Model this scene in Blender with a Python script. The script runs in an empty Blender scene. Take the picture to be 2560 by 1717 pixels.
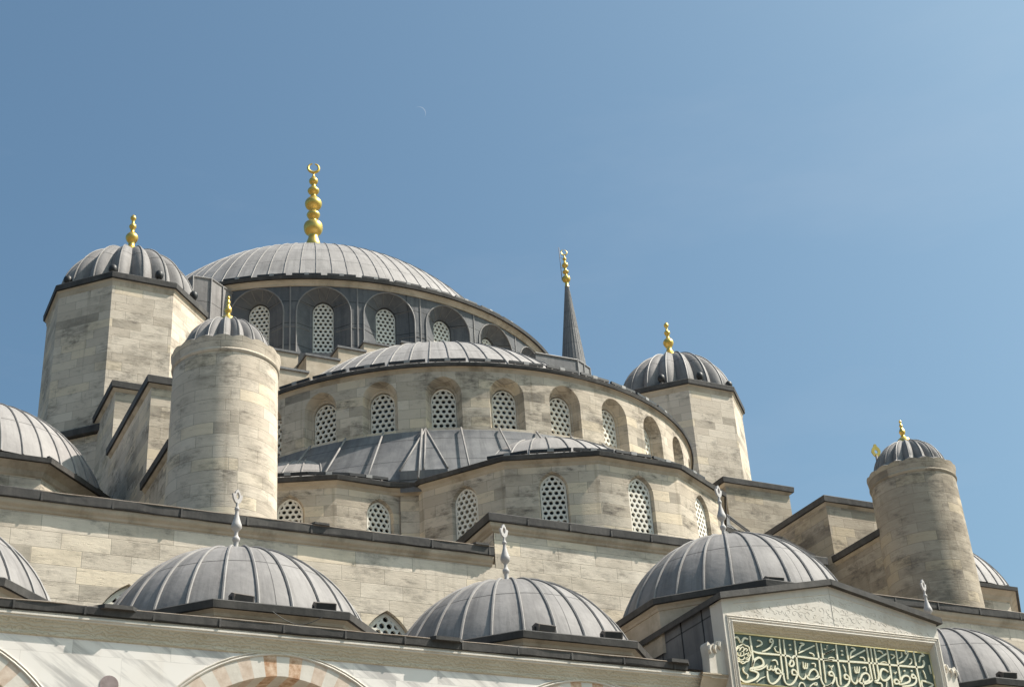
import bpy, bmesh, math, random
from mathutils import Vector, Matrix
rng = random.Random(7)
R_ = math.radians
SC = bpy.context.scene
COL = SC.collection
ZO = 37.64                     # height of the main cornice above the courtyard floor

# ------------------------------------------------------------------ camera
def make_camera():
    yaw, pitch, roll = R_(27.977), R_(28.845), R_(-3.966)
    cy, sy, cp, sp = math.cos(yaw), math.sin(yaw), math.cos(pitch), math.sin(pitch)
    fwd = Vector((sy*cp, cy*cp, sp)); right = Vector((cy, -sy, 0)); up = right.cross(fwd)
    r2 = math.cos(roll)*right + math.sin(roll)*up
    u2 = -math.sin(roll)*right + math.cos(roll)*up
    m = Matrix((r2, u2, -fwd)).transposed().to_4x4()
    m.translation = Vector((-23.262, -66.667, -36.038+ZO))
    cam = bpy.data.cameras.new('camera')
    cam.sensor_fit = 'HORIZONTAL'; cam.sensor_width = 36.0
    cam.lens = 36.0*3786.48/2560
    cam.shift_x = -(1290.34-1280)/2560
    cam.shift_y = (883.085-858.5)/2560
    cam.clip_start = 0.1; cam.clip_end = 20000
    o = bpy.data.objects.new('camera', cam); o.matrix_world = m
    COL.objects.link(o); SC.camera = o
make_camera()

# ------------------------------------------------------------------ sky, sun, exposure
SUN_A, SUN_EL = R_(66.0), R_(50.6)          # angle from -Y towards +X, elevation
sdir = Vector((math.sin(SUN_A)*math.cos(SUN_EL), -math.cos(SUN_A)*math.cos(SUN_EL), math.sin(SUN_EL)))
W = bpy.data.worlds.new('World'); SC.world = W; W.use_nodes = True
nt = W.node_tree; bg = nt.nodes['Background']
sky = nt.nodes.new('ShaderNodeTexSky'); sky.sky_type = 'NISHITA'; sky.sun_disc = False
sky.sun_elevation = SUN_EL
sky.sun_rotation = math.atan2(sdir.x, sdir.y)
sky.air_density = 1.0; sky.dust_density = 5.0; sky.ozone_density = 1.4; sky.altitude = 50
tint = nt.nodes.new('ShaderNodeMix'); tint.data_type = 'RGBA'; tint.blend_type = 'MULTIPLY'; tint.inputs[0].default_value = 1
tint.inputs[7].default_value = (.74, .985, 1.0, 1)            # film white balance
nt.links.new(sky.outputs[0], tint.inputs[6]); tc = nt.nodes.new('ShaderNodeTexCoord'); mp_ = nt.nodes.new('ShaderNodeMapping'); mp_.inputs['Scale'].default_value = (1.2, 1.2, 4.5)
cn = nt.nodes.new('ShaderNodeTexNoise'); cn.inputs['Scale'].default_value = 2.6; cn.inputs['Detail'].default_value = 8; cn.inputs['Roughness'].default_value = .58
cr = nt.nodes.new('ShaderNodeValToRGB'); cr.color_ramp.elements[0].position = .54; cr.color_ramp.elements[1].position = .86
cr.color_ramp.elements[1].color = (.09, .09, .09, 1)
cm = nt.nodes.new('ShaderNodeMix'); cm.data_type = 'RGBA'; cm.inputs[7].default_value = (5.2, 5.3, 5.6, 1)
nt.links.new(tc.outputs['Generated'], mp_.inputs[0]); nt.links.new(mp_.outputs[0], cn.inputs['Vector']); nt.links.new(cn.outputs[0], cr.inputs[0])
nt.links.new(cr.outputs[0], cm.inputs[0]); nt.links.new(tint.outputs[2], cm.inputs[6]); nt.links.new(cm.outputs[2], bg.inputs[0]); bg.inputs[1].default_value = 0.105
sl = bpy.data.lights.new('sun', 'SUN'); sl.energy = 5.0; sl.angle = R_(0.53); sl.color = (1.0, 0.925, 0.84)
so = bpy.data.objects.new('sun', sl); COL.objects.link(so)
so.rotation_euler = sdir.to_track_quat('Z', 'Y').to_euler(); so.location = sdir*200
SC.view_settings.view_transform = 'Standard'; SC.view_settings.look = 'None'
SC.view_settings.gamma = 1.0; SC.view_settings.exposure = 0.53
SC.cycles.max_bounces = 8; SC.cycles.diffuse_bounces = 4

# ------------------------------------------------------------------ materials
def new_mat(name):
    m = bpy.data.materials.new(name); m.use_nodes = True
    t = m.node_tree; b = t.nodes['Principled BSDF']
    return m, t, b
def N(t, typ, **kw):
    n = t.nodes.new(typ)
    for k, v in kw.items():
        if k.startswith('i_'):
            key = k[2:]; n.inputs[int(key) if key.isdigit() else key.replace('_', ' ')].default_value = v
        else: setattr(n, k, v)
    return n
def ramp(t, src, p0, p1, c0=(0,0,0,1), c1=(1,1,1,1)):
    n = t.nodes.new('ShaderNodeValToRGB'); e = n.color_ramp.elements
    e[0].position = p0; e[1].position = p1; e[0].color = c0; e[1].color = c1
    t.links.new(src, n.inputs[0]); return n.outputs[0]
def mixc(t, fac, a, b, mode='MIX'):
    n = t.nodes.new('ShaderNodeMix'); n.data_type = 'RGBA'; n.blend_type = mode
    for sock, v in ((n.inputs[0], fac), (n.inputs[6], a), (n.inputs[7], b)):
        if isinstance(v, (int, float, tuple)): sock.default_value = v
        else: t.links.new(v, sock)
    return n.outputs[2]
def noise(t, vec, scale, detail=4, rough=.55, mapscale=None):
    if mapscale:
        mp = N(t, 'ShaderNodeMapping'); mp.inputs['Scale'].default_value = mapscale
        t.links.new(vec, mp.inputs[0]); vec = mp.outputs[0]
    n = N(t, 'ShaderNodeTexNoise'); n.inputs['Scale'].default_value = scale
    n.inputs['Detail'].default_value = detail; n.inputs['Roughness'].default_value = rough
    t.links.new(vec, n.inputs['Vector']); return n.outputs[0]
def bump(t, b, h, strength, dist=.02):
    n = N(t, 'ShaderNodeBump'); n.inputs['Strength'].default_value = strength; n.inputs['Distance'].default_value = dist
    t.links.new(h, n.inputs['Height']); t.links.new(n.outputs[0], b.inputs['Normal'])
def vmath(t, op, a, b):
    n = t.nodes.new('ShaderNodeMath'); n.operation = op
    for s, v in ((n.inputs[0], a), (n.inputs[1], b)):
        if isinstance(v, (int, float)): s.default_value = v
        else: t.links.new(v, s)
    return n.outputs[0]

def mat_ashlar(name, ca, cb, grime=.55, gcol=(.10,.085,.065,1), bw=1.05, bh=.36, streak=.5, patch=(.2,.18,.15,1)):
    m, t, b = new_mat(name)
    uv = N(t, 'ShaderNodeUVMap').outputs[0]
    geo = N(t, 'ShaderNodeNewGeometry').outputs['Position']
    # wobble the joints a little
    br = N(t, 'ShaderNodeTexBrick'); br.offset = .43; br.squash = 1.35; br.squash_frequency = 3
    br.inputs['Scale'].default_value = 1; br.inputs['Brick Width'].default_value = bw; br.inputs['Row Height'].default_value = bh
    br.inputs['Mortar Size'].default_value = .009; br.inputs['Mortar Smooth'].default_value = .4; br.inputs['Bias'].default_value = 0
    br.inputs['Color1'].default_value = (0,0,0,1); br.inputs['Color2'].default_value = (1,1,1,1); br.inputs['Mortar'].default_value = (.5,.5,.5,1)
    t.links.new(uv, br.inputs[0])
    base = ramp(t, br.outputs[0], .0, 1.0, ca, cb)
    # odd blocks of darker or yellower stone
    odd = ramp(t, br.outputs[0], .78, .84)
    base = mixc(t, vmath(t, 'MULTIPLY', odd, .5), base, tuple(c*k for c, k in zip(cb[:3], (.97,.90,.75)))+(1,))
    odd2 = ramp(t, br.outputs[0], .05, .10, (1,1,1,1), (0,0,0,1))
    base = mixc(t, vmath(t, 'MULTIPLY', vmath(t, 'MULTIPLY', odd2, ramp(t, noise(t, geo, .35, 3, .5), .40, .62)), grime*.8), base, patch)
    # travertine bedding: thin horizontal pits and streaks
    st = noise(t, uv, 1.0, 8, .72, (2.6, 15, 1))
    base = mixc(t, vmath(t, 'MULTIPLY', ramp(t, st, .58, .70), streak), base, (.20,.165,.125,1))
    base = mixc(t, vmath(t, 'MULTIPLY', ramp(t, noise(t, uv, 2.0, 5, .65, (1.0, 5, 1)), .5, .8), .35), base, (.62,.56,.45,1))
    # weather-darkened areas
    g1 = ramp(t, noise(t, geo, .45, 6, .62, (1, 1, .8)), .47, .66)
    g2 = ramp(t, noise(t, uv, .9, 6, .65, (1, 2.6, 1)), .42, .68)
    base = mixc(t, vmath(t, 'MULTIPLY', vmath(t, 'MULTIPLY', g1, g2), grime), base, gcol)
    g3 = ramp(t, noise(t, uv, .6, 8, .70, (1, 1.5, 1)), .505, .60)
    g4 = ramp(t, noise(t, uv, 3.0, 6, .75, (1.0, 2.6, 1)), .38, .62)
    base = mixc(t, vmath(t, 'MULTIPLY', vmath(t, 'MULTIPLY', g3, g4), grime*.95), base, (.115,.10,.085,1))
    # rain streaks
    rs = ramp(t, noise(t, uv, 1.3, 4, .6, (2.2, .16, 1)), .60, .76)
    base = mixc(t, vmath(t, 'MULTIPLY', rs, grime*.5), base, (.15,.115,.07,1))
    jt = br.outputs['Fac']
    base = mixc(t, vmath(t, 'MULTIPLY', jt, .5), base, (.17,.14,.105,1))
    t.links.new(base, b.inputs['Base Color'])
    b.inputs['Roughness'].default_value = .9; b.inputs['Specular IOR Level'].default_value = .15
    h = vmath(t, 'SUBTRACT', vmath(t, 'MULTIPLY', noise(t, uv, 3, 6, .7, (1, 4, 1)), .9), vmath(t, 'ADD', vmath(t, 'MULTIPLY', jt, .8), vmath(t, 'MULTIPLY', ramp(t, st, .56, .68), .7)))
    bump(t, b, h, .45, .025)
    return m
def mat_plain(name, ca, cb, scale=1.5, rough=.85, spec=.2, bmp=.3, stretch=(1,1,1), dirt=0, dcol=(.1,.08,.05,1), metal=0):
    m, t, b = new_mat(name)
    geo = N(t, 'ShaderNodeNewGeometry').outputs['Position']
    n = noise(t, geo, scale, 6, .62, stretch)
    c = ramp(t, n, .3, .72, ca, cb)
    if dirt:
        c = mixc(t, vmath(t, 'MULTIPLY', ramp(t, noise(t, geo, 1.1, 6, .65, (1, 1, .5)), .5, .72), dirt), c, dcol)
    t.links.new(c, b.inputs['Base Color'])
    b.inputs['Roughness'].default_value = rough; b.inputs['Specular IOR Level'].default_value = spec; b.inputs['Metallic'].default_value = metal
    if bmp: bump(t, b, noise(t, geo, scale*9, 5, .6), bmp, .015)
    return m
def mat_lead(name, ca, cb, dark=.55, rough=.68, lap=1.62):
    m, t, b = new_mat(name)
    geo = N(t, 'ShaderNodeNewGeometry').outputs['Position']
    uv = N(t, 'ShaderNodeUVMap').outputs[0]
    n = noise(t, geo, .9, 7, .66)
    c = ramp(t, n, .3, .7, ca, cb)
    run = ramp(t, noise(t, uv, 1.0, 7, .68, (3.6, .30, 1)), .47, .70)
    c = mixc(t, vmath(t, 'MULTIPLY', run, dark), c, tuple(x*.42 for x in ca[:3])+(1,))
    pale = ramp(t, noise(t, geo, 2.6, 5, .6), .55, .78)
    c = mixc(t, vmath(t, 'MULTIPLY', pale, .3), c, tuple(min(1,x*1.25) for x in cb[:3])+(1,))
    # each sheet has weathered differently
    br = N(t, 'ShaderNodeTexBrick'); br.offset = .5
    br.inputs['Scale'].default_value = 1; br.inputs['Brick Width'].default_value = 1.0; br.inputs['Row Height'].default_value = 1.25
    br.inputs['Mortar Size'].default_value = .0; br.inputs['Color1'].default_value = (0,0,0,1); br.inputs['Color2'].default_value = (1,1,1,1)
    t.links.new(uv, br.inputs[0])
    c = mixc(t, vmath(t, 'MULTIPLY', ramp(t, br.outputs[0], .35, 1), .30), c, tuple(x*.7 for x in ca[:3])+(1,))
    # lapped cross seams
    lp = N(t, 'ShaderNodeTexBrick'); lp.offset = 0
    lp.inputs['Scale'].default_value = 1; lp.inputs['Brick Width'].default_value = 60; lp.inputs['Row Height'].default_value = lap
    lp.inputs['Mortar Size'].default_value = .022; lp.inputs['Mortar Smooth'].default_value = .3
    wv = N(t, 'ShaderNodeVectorMath'); wv.operation = 'ADD'; t.links.new(uv, wv.inputs[0])
    nz = N(t, 'ShaderNodeTexNoise'); nz.inputs['Scale'].default_value = .8; nz.inputs['Detail'].default_value = 3; t.links.new(uv, nz.inputs['Vector'])
    ns = N(t, 'ShaderNodeVectorMath'); ns.operation = 'MULTIPLY'; ns.inputs[1].default_value = (0, .10, 0); t.links.new(nz.outputs['Color'], ns.inputs[0]); t.links.new(ns.outputs[0], wv.inputs[1])
    t.links.new(wv.outputs[0], lp.inputs[0])
    c = mixc(t, vmath(t, 'MULTIPLY', lp.outputs['Fac'], .75), c, tuple(x*.22 for x in ca[:3])+(1,))
    t.links.new(c, b.inputs['Base Color'])
    b.inputs['Metallic'].default_value = 0; b.inputs['Roughness'].default_value = rough; b.inputs['Specular IOR Level'].default_value = .22
    bump(t, b, vmath(t, 'ADD', noise(t, geo, 1.6, 3, .5), vmath(t, 'SUBTRACT', vmath(t, 'MULTIPLY', noise(t, geo, 14, 4, .6), .15), vmath(t, 'MULTIPLY', lp.outputs['Fac'], .5))), .5, .05)
    return m
M = {}
M['stone'] = mat_ashlar('weathered_ashlar', (.49,.415,.325,1), (.69,.60,.485,1), .9, streak=.36)
M['stone_shaft'] = mat_ashlar('tower_ashlar', (.54,.46,.37,1), (.71,.62,.51,1), .72, streak=.42)
M['stone_stained_shade'] = mat_ashlar('stained_shade_ashlar', (.34,.285,.22,1), (.50,.43,.34,1), .8, streak=.4, patch=(.13,.115,.095,1))  # stained stone, its colour also darkened to deepen the shade side
M['stone_wall'] = mat_ashlar('front_wall_ashlar', (.60,.515,.41,1), (.78,.685,.565,1), .58, bw=1.2, bh=.42, streak=.34)
M['stone_trim'] = mat_plain('moulded_stone', (.42,.345,.255,1), (.60,.51,.40,1), 1.2, .9, .15, .4, (1,1,2), .6, (.13,.10,.065,1))
M['marble'] = None
M['lead_pale'] = mat_lead('pale_lead_sheet', (.27,.25,.238,1), (.37,.345,.328,1), .45)
M['lead'] = mat_lead('lead_sheet', (.20,.187,.18,1), (.30,.28,.268,1))
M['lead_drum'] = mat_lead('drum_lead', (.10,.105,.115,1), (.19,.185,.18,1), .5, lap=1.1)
M['lead_dark'] = mat_lead('dark_lead_sheet', (.13,.13,.135,1), (.23,.225,.22,1), .5)
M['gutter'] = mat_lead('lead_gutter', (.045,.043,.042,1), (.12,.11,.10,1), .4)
M['rib'] = mat_plain('lead_roll', (.19,.178,.17,1), (.30,.28,.265,1), 2, .55, .3, .2)
M['lip'] = mat_plain('rusty_gutter_lip', (.16,.12,.09,1), (.34,.29,.24,1), 2.5, .7, .2, .3)
M['rib_pale'] = mat_plain('pale_lead_roll', (.20,.187,.178,1), (.30,.28,.265,1), 2, .6, .25, .2)
M['gold'] = mat_plain('gilded_copper', (.72,.46,.10,1), (.85,.60,.18,1), 3, .34, .5, .15, metal=.85)
M['grille'] = mat_plain('pale_plaster_grille', (.72,.675,.58,1), (.82,.78,.69,1), 2, .85, .15, .2)
M['glass'] = mat_plain('dark_window_glass', (.02,.022,.026,1), (.05,.055,.06,1), 4, .25, .5, 0)
M['finial_stone'] = mat_plain('white_marble_finial', (.38,.355,.34,1), (.50,.475,.46,1), 3, .6, .3, .2, dirt=.3, dcol=(.25,.2,.16,1))
M['black'] = mat_plain('black_painted_metal', (.015,.015,.016,1), (.035,.034,.033,1), 5, .5, .4, .1)
M['white'] = mat_plain('white_clip', (.24,.235,.225,1), (.34,.33,.32,1), 5, .6, .3, 0)
M['lamp_grey'] = mat_plain('dusty_lamp_housing', (.10,.085,.075,1), (.2,.17,.15,1), 5, .6, .3, .1)
M['letter'] = mat_plain('cream_gold_lettering', (.74,.69,.50,1), (.82,.78,.61,1), 5, .5, .4, 0)
M['gilt_edge'] = mat_plain('gilt_edge', (.66,.56,.26,1), (.76,.67,.38,1), 5, .45, .4, 0)
M['green'] = mat_plain('dark_green_panel', (.085,.115,.092,1), (.11,.145,.118,1), 3, .6, .25, .1)
M['plaster'] = mat_plain('ochre_plaster', (.50,.33,.13,1), (.62,.45,.22,1), 2, .9, .1, .2)
M['red'] = mat_plain('rust_breccia', (.36,.17,.075,1), (.80,.62,.46,1), 7, .7, .2, .2)
M['pink'] = mat_plain('pink_stone', (.50,.38,.29,1), (.70,.59,.49,1), 6, .8, .2, .2)
M['porphyry'] = mat_plain('grey_porphyry', (.22,.17,.16,1), (.32,.26,.25,1), 8, .6, .3, .1)
M['paving'] = mat_plain('courtyard_paving', (.15,.13,.105,1), (.24,.21,.17,1), .5, .8, .2, .1)
M['ground'] = mat_plain('courtyard_marble', (.09,.078,.06,1), (.14,.125,.10,1), .4, .8, .2, .1)
def mat_marble():
    m, t, b = new_mat('veined_marble')
    uv = N(t, 'ShaderNodeUVMap').outputs[0]
    br = N(t, 'ShaderNodeTexBrick'); br.offset = .5
    br.inputs['Scale'].default_value = 1; br.inputs['Brick Width'].default_value = 1.9; br.inputs['Row Height'].default_value = .95
    br.inputs['Mortar Size'].default_value = .004; br.inputs['Color1'].default_value = (0,0,0,1); br.inputs['Color2'].default_value = (1,1,1,1)
    t.links.new(uv, br.inputs[0])
    mp = N(t, 'ShaderNodeMapping'); mp.inputs['Rotation'].default_value = (0, 0, R_(36)); mp.inputs['Scale'].default_value = (.28, 2.3, 1)
    mp.inputs['Scale'].default_value = (1, 1, 1); mq = N(t, 'ShaderNodeMapping'); mq.inputs['Scale'].default_value = (.28, 2.6, 1)
    t.links.new(uv, mp.inputs[0]); t.links.new(mp.outputs[0], mq.inputs[0])
    off = N(t, 'ShaderNodeVectorMath'); off.operation = 'ADD'
    t.links.new(mq.outputs[0], off.inputs[0])
    sc = N(t, 'ShaderNodeVectorMath'); sc.operation = 'SCALE'; sc.inputs['Scale'].default_value = 9; t.links.new(br.outputs[0], sc.inputs[0]); t.links.new(sc.outputs[0], off.inputs[1])
    v = noise(t, off.outputs[0], 1.0, 7, .62)
    c = mixc(t, ramp(t, v, .50, .62), (.78,.735,.68,1), (.46,.435,.41,1))
    c = mixc(t, vmath(t, 'MULTIPLY', ramp(t, noise(t, uv, .8, 4, .6), .45, .75), .35), c, (.70,.62,.52,1))
    rs = ramp(t, noise(t, uv, 1.2, 4, .6, (2.0, .2, 1)), .62, .78)
    c = mixc(t, vmath(t, 'MULTIPLY', rs, .25), c, (.42,.31,.2,1))
    c = mixc(t, vmath(t, 'MULTIPLY', br.outputs['Fac'], .3), c, (.3,.27,.23,1))
    t.links.new(c, b.inputs['Base Color']); b.inputs['Roughness'].default_value = .7; b.inputs['Specular IOR Level'].default_value = .3
    return m
M['marble'] = mat_marble()
def mat_carved(name, ca, cb, scale, depth=.5):
    m, t, b = new_mat(name)
    geo = N(t, 'ShaderNodeNewGeometry').outputs['Position']
    uv = N(t, 'ShaderNodeUVMap').outputs[0]
    c = ramp(t, noise(t, geo, 1.4, 6, .6), .3, .7, ca, cb)
    w = N(t, 'ShaderNodeTexWave'); w.wave_type = 'RINGS'; w.inputs['Scale'].default_value = scale; w.inputs['Distortion'].default_value = 9
    w.inputs['Detail'].default_value = 2.5; w.inputs['Detail Scale'].default_value = 1.6
    t.links.new(uv, w.inputs[0])
    c = mixc(t, vmath(t, 'MULTIPLY', ramp(t, w.outputs[1], .0, .16, (1,1,1,1), (0,0,0,1)), .5), c, (.34,.27,.17,1))
    t.links.new(c, b.inputs['Base Color']); b.inputs['Roughness'].default_value = .85; b.inputs['Specular IOR Level'].default_value = .15
    bump(t, b, w.outputs[1], depth, .02)
    return m
M['portal_marble'] = mat_plain('portal_marble', (.60,.545,.47,1), (.70,.65,.575,1), 1.6, .75, .25, .3, (1,1,.6), .35, (.30,.23,.15,1))
M['carved'] = mat_carved('carved_marble', (.64,.59,.52,1), (.72,.68,.61,1), 2.3)
M['frieze'] = mat_carved('carved_cornice_stone', (.52,.45,.34,1), (.62,.55,.43,1), 4.5)

# ------------------------------------------------------------------ mesh builder
class MB:
    def __init__(s): s.v = []; s.f = []; s.uv = []; s.mi = []; s.sm = []
    def face(s, pts, uvs=None, mi=0, smooth=False):
        k = len(s.v); s.v.extend([tuple(p) for p in pts]); s.f.append(tuple(range(k, k+len(pts))))
        if uvs is None:
            p = [Vector(q) for q in pts]; n = Vector((0,0,0))
            for i in range(len(p)):
                a, b = p[i], p[(i+1) % len(p)]
                n += Vector(((a.y-b.y)*(a.z+b.z), (a.z-b.z)*(a.x+b.x), (a.x-b.x)*(a.y+b.y)))
            if n.length > 0: n.normalize()
            if abs(n.z) > .8: uvs = [(q.x, q.y) for q in p]
            else:
                tx, ty = -n.y, n.x; L = math.hypot(tx, ty) or 1; tx /= L; ty /= L
                uvs = [(q.x*tx+q.y*ty, q.z) for q in p]
        s.uv.append(uvs); s.mi.append(mi); s.sm.append(smooth)
    def box(s, x0, x1, y0, y1, z0, z1, mi=0):
        P = [(x0,y0,z0),(x1,y0,z0),(x1,y1,z0),(x0,y1,z0),(x0,y0,z1),(x1,y0,z1),(x1,y1,z1),(x0,y1,z1)]
        for q in ((0,1,5,4),(1,2,6,5),(2,3,7,6),(3,0,4,7),(4,5,6,7),(3,2,1,0)): s.face([P[i] for i in q], mi=mi)
    def prism(s, poly, z0, z1, mi=0, top=True, bottom=True):
        n = len(poly)
        for i in range(n):
            a, b = poly[i], poly[(i+1) % n]
            s.face([(a[0],a[1],z0),(b[0],b[1],z0),(b[0],b[1],z1),(a[0],a[1],z1)], mi=mi)
        if top: s.face([(p[0],p[1],z1) for p in poly], mi=mi)
        if bottom: s.face([(p[0],p[1],z0) for p in reversed(poly)], mi=mi)
    def extrude_xz(s, poly, y0, y1, mi=0):
        n = len(poly)
        s.face([(p[0], y0, p[1]) for p in poly], mi=mi); s.face([(p[0], y1, p[1]) for p in reversed(poly)], mi=mi)
        for i in range(n):
            a, b = poly[i], poly[(i+1) % n]
            s.face([(a[0],y0,a[1]),(a[0],y1,a[1]),(b[0],y1,b[1]),(b[0],y0,b[1])], mi=mi)
    def lathe(s, prof, n, cx=0, cy=0, a0=0, a1=360, rf=None, mi=0, smooth=True):
        # angle 0 faces -Y, positive towards +X
        full = abs(a1-a0) >= 360; L = [0]
        for i in range(1, len(prof)): L.append(L[-1]+math.dist(prof[i], prof[i-1]))
        rm = max(p[0] for p in prof)
        def P(i, j):
            a = R_(a0+(a1-a0)*j/n); r, z = prof[i]
            if rf: r, z = rf(r, z, a)
            return (cx+r*math.sin(a), cy-r*math.cos(a), z)
        for i in range(len(prof)-1):
            for j in range(n):
                u0, u1 = R_(a0+(a1-a0)*j/n)*rm, R_(a0+(a1-a0)*(j+1)/n)*rm
                pts = [P(i,j), P(i,j+1), P(i+1,j+1), P(i+1,j)]; us = [(u0,L[i]),(u1,L[i]),(u1,L[i+1]),(u0,L[i+1])]
                if prof[i][0] < 1e-6: pts, us = pts[1:], us[1:]
                elif prof[i+1][0] < 1e-6: pts, us = pts[:3], us[:3]
                s.face(pts, us, mi, smooth)
    def tube(s, pts, r, n=6, mi=0, smooth=True, cap=True):
        pts = [Vector(p) for p in pts]; rings = []; pa = None; rr = r if isinstance(r, (list, tuple)) else [r]*len(pts)
        for i, p in enumerate(pts):
            t = (pts[min(i+1, len(pts)-1)]-pts[max(i-1, 0)]).normalized()
            if pa is None:
                h = Vector((0,0,1)) if abs(t.z) < .9 else Vector((1,0,0)); a = t.cross(h).normalized()
            else:
                a = pa-t*pa.dot(t)
                a = a.normalized() if a.length > 1e-6 else t.orthogonal().normalized()
            pa = a; b = t.cross(a)
            rings.append([p+rr[i]*(math.cos(2*math.pi*k/n)*a+math.sin(2*math.pi*k/n)*b) for k in range(n)])
        for i in range(len(rings)-1):
            for k in range(n): s.face([rings[i][k], rings[i][(k+1)%n], rings[i+1][(k+1)%n], rings[i+1][k]], mi=mi, smooth=smooth)
        if cap: s.face(rings[0][::-1], mi=mi); s.face(rings[-1], mi=mi)
    def sweep(s, path, prof, closed=False, mi=0, mis=None, smooth=False):
        # profile (out, z) carried along a plan path; outward lies to the right of travel
        n = len(path); offs = []
        def nor(a, b):
            dx, dy = b[0]-a[0], b[1]-a[1]; L = math.hypot(dx, dy) or 1; return (dy/L, -dx/L)
        for i in range(n):
            if closed: n1, n2 = nor(path[i-1], path[i]), nor(path[i], path[(i+1)%n])
            else:
                n1 = nor(path[max(i-1,0)], path[max(i,1)]) ; n2 = nor(path[min(i,n-2)], path[min(i+1,n-1)])
            d = 1+n1[0]*n2[0]+n1[1]*n2[1]; d = max(d, .3)
            offs.append(((n1[0]+n2[0])/d, (n1[1]+n2[1])/d))
        U = [0]
        for i in range(1, n+1): U.append(U[-1]+math.dist(path[i-1], path[i % n]))
        V = [0]
        for k in range(1, len(prof)): V.append(V[-1]+math.dist(prof[k], prof[k-1]))
        P = lambda i, k: (path[i][0]+offs[i][0]*prof[k][0], path[i][1]+offs[i][1]*prof[k][0], prof[k][1])
        for i in range(n if closed else n-1):
            j = (i+1) % n
            for k in range(len(prof)-1):
                s.face([P(i,k), P(j,k), P(j,k+1), P(i,k+1)], [(U[i],-V[k]),(U[i+1],-V[k]),(U[i+1],-V[k+1]),(U[i],-V[k+1])], mis[k] if mis else mi, smooth)
    def build(s, name, mats, parent=None, sharp=35, origin=None):
        me = bpy.data.meshes.new(name)
        if origin is None: origin = parent_origin(parent)
        v = [(a[0]-origin[0], a[1]-origin[1], a[2]-origin[2]) for a in s.v]
        me.from_pydata(v, [], s.f)
        ul = me.uv_layers.new(name='UVMap')
        ul.data.foreach_set('uv', [c for f in s.uv for p in f for c in p])
        me.polygons.foreach_set('material_index', s.mi)
        me.polygons.foreach_set('use_smooth', s.sm)
        for m in (mats if isinstance(mats, (list, tuple)) else [mats]): me.materials.append(m)
        bm = bmesh.new(); bm.from_mesh(me); bmesh.ops.remove_doubles(bm, verts=bm.verts, dist=.0008)
        bmesh.ops.recalc_face_normals(bm, faces=bm.faces)
        for e in bm.edges:
            if len(e.link_faces) == 2 and e.calc_face_angle(0) > R_(sharp): e.smooth = False
        bm.to_mesh(me); bm.free(); me.update()
        o = bpy.data.objects.new(name, me); COL.objects.link(o)
        if parent is not None: o.parent = parent
        return o
_ORG = {}
def parent_origin(p):
    if p is None: return (0, 0, -ZO)
    return _ORG[p.name]
def tag(o, label=None, cat=None, group=None, kind=None):
    for k, v in (('label', label), ('category', cat), ('group', group), ('kind', kind)):
        if v: o[k] = v
    return o
def thing(name, label, cat, loc=(0,0,0), group=None):      # loc is in cornice coordinates (z relative to the main cornice)
    o = bpy.data.objects.new(name, None); COL.objects.link(o)
    o.location = (loc[0], loc[1], loc[2]+ZO); o.empty_display_size = .5
    _ORG[o.name] = tuple(loc); tag(o, label, cat, group); return o
def sub(o, parent):                                         # let a part carry sub-parts
    _ORG[o.name] = _ORG.get(parent.name, (0,0,-ZO)); return o
def single(mb, name, mat, label, cat, loc, group=None):     # a thing that is one mesh
    o = mb.build(name, mat, None, origin=loc); o.location = (loc[0], loc[1], loc[2]+ZO)
    tag(o, label, cat, group); return o
def copy_tree(o, delta=None, parent=None, label=None, group=None):
    c = o.copy(); COL.objects.link(c)
    if parent is not None: c.parent = parent
    else:
        c.location = Vector(o.location)+Vector(delta)
        if label: c['label'] = label
        if group: c['group'] = group
    for ch in [x for x in list(COL.objects) if x.parent == o]: copy_tree(ch, parent=c)
    return c
ORD = ['leftmost', 'second', 'third', 'fourth', 'fifth', 'sixth', 'seventh', 'eighth', 'ninth', 'tenth', 'eleventh', 'twelfth', 'thirteenth']
# ------------------------------------------------------------------ arches, windows, grilles
def arch_fn(w, h):
    Rr = (w*w+h*h)/(2*w)
    return lambda d: math.sqrt(max(Rr*Rr-(abs(d)+Rr-w)**2, 0))
def outline(uc, w, sill, apex, h, m=14):
    f = arch_fn(w, h); sp = apex-h
    pts = [(uc-w, sill), (uc-w, sp)]
    for k in range(1, m): 
        d = -w*math.cos(math.pi*k/m); pts.append((uc+d, sp+f(d)))
    pts += [(uc+w, sp), (uc+w, sill)]
    return pts
def panel(mb, mp, u0, u1, v0, v1, ops, du=.6, m=14, mi=0):
    us = [u0]
    for (uc, w, sill, apex, h) in ops:
        us += [uc-w]+[uc-w*math.cos(math.pi*k/m) for k in range(1, m)]+[uc+w]
    us.append(u1); full = [us[0]]
    for a in us[1:]:
        k = max(1, int((a-full[-1])/du+.999)); b = full[-1]
        for i in range(1, k+1): full.append(b+(a-b)*i/k)
    def q(a, b, c, d, e, f):
        mb.face([mp(a,c,0), mp(b,d,0), mp(b,f,0), mp(a,e,0)], [(a,c),(b,d),(b,f),(a,e)], mi, True)
    for a, b in zip(full, full[1:]):
        if b-a < 1e-6: continue
        mid = (a+b)/2; hit = None
        for o in ops:
            if abs(mid-o[0]) < o[1]-1e-6: hit = o
        if hit is None: q(a, b, v0, v0, v1, v1)
        else:
            uc, w, sill, apex, h = hit; f = arch_fn(w, h); sp = apex-h
            if sill > v0+1e-4: q(a, b, v0, v0, sill, sill)
            q(a, b, sp+f(a-uc), sp+f(b-uc), v1, v1)
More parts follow.
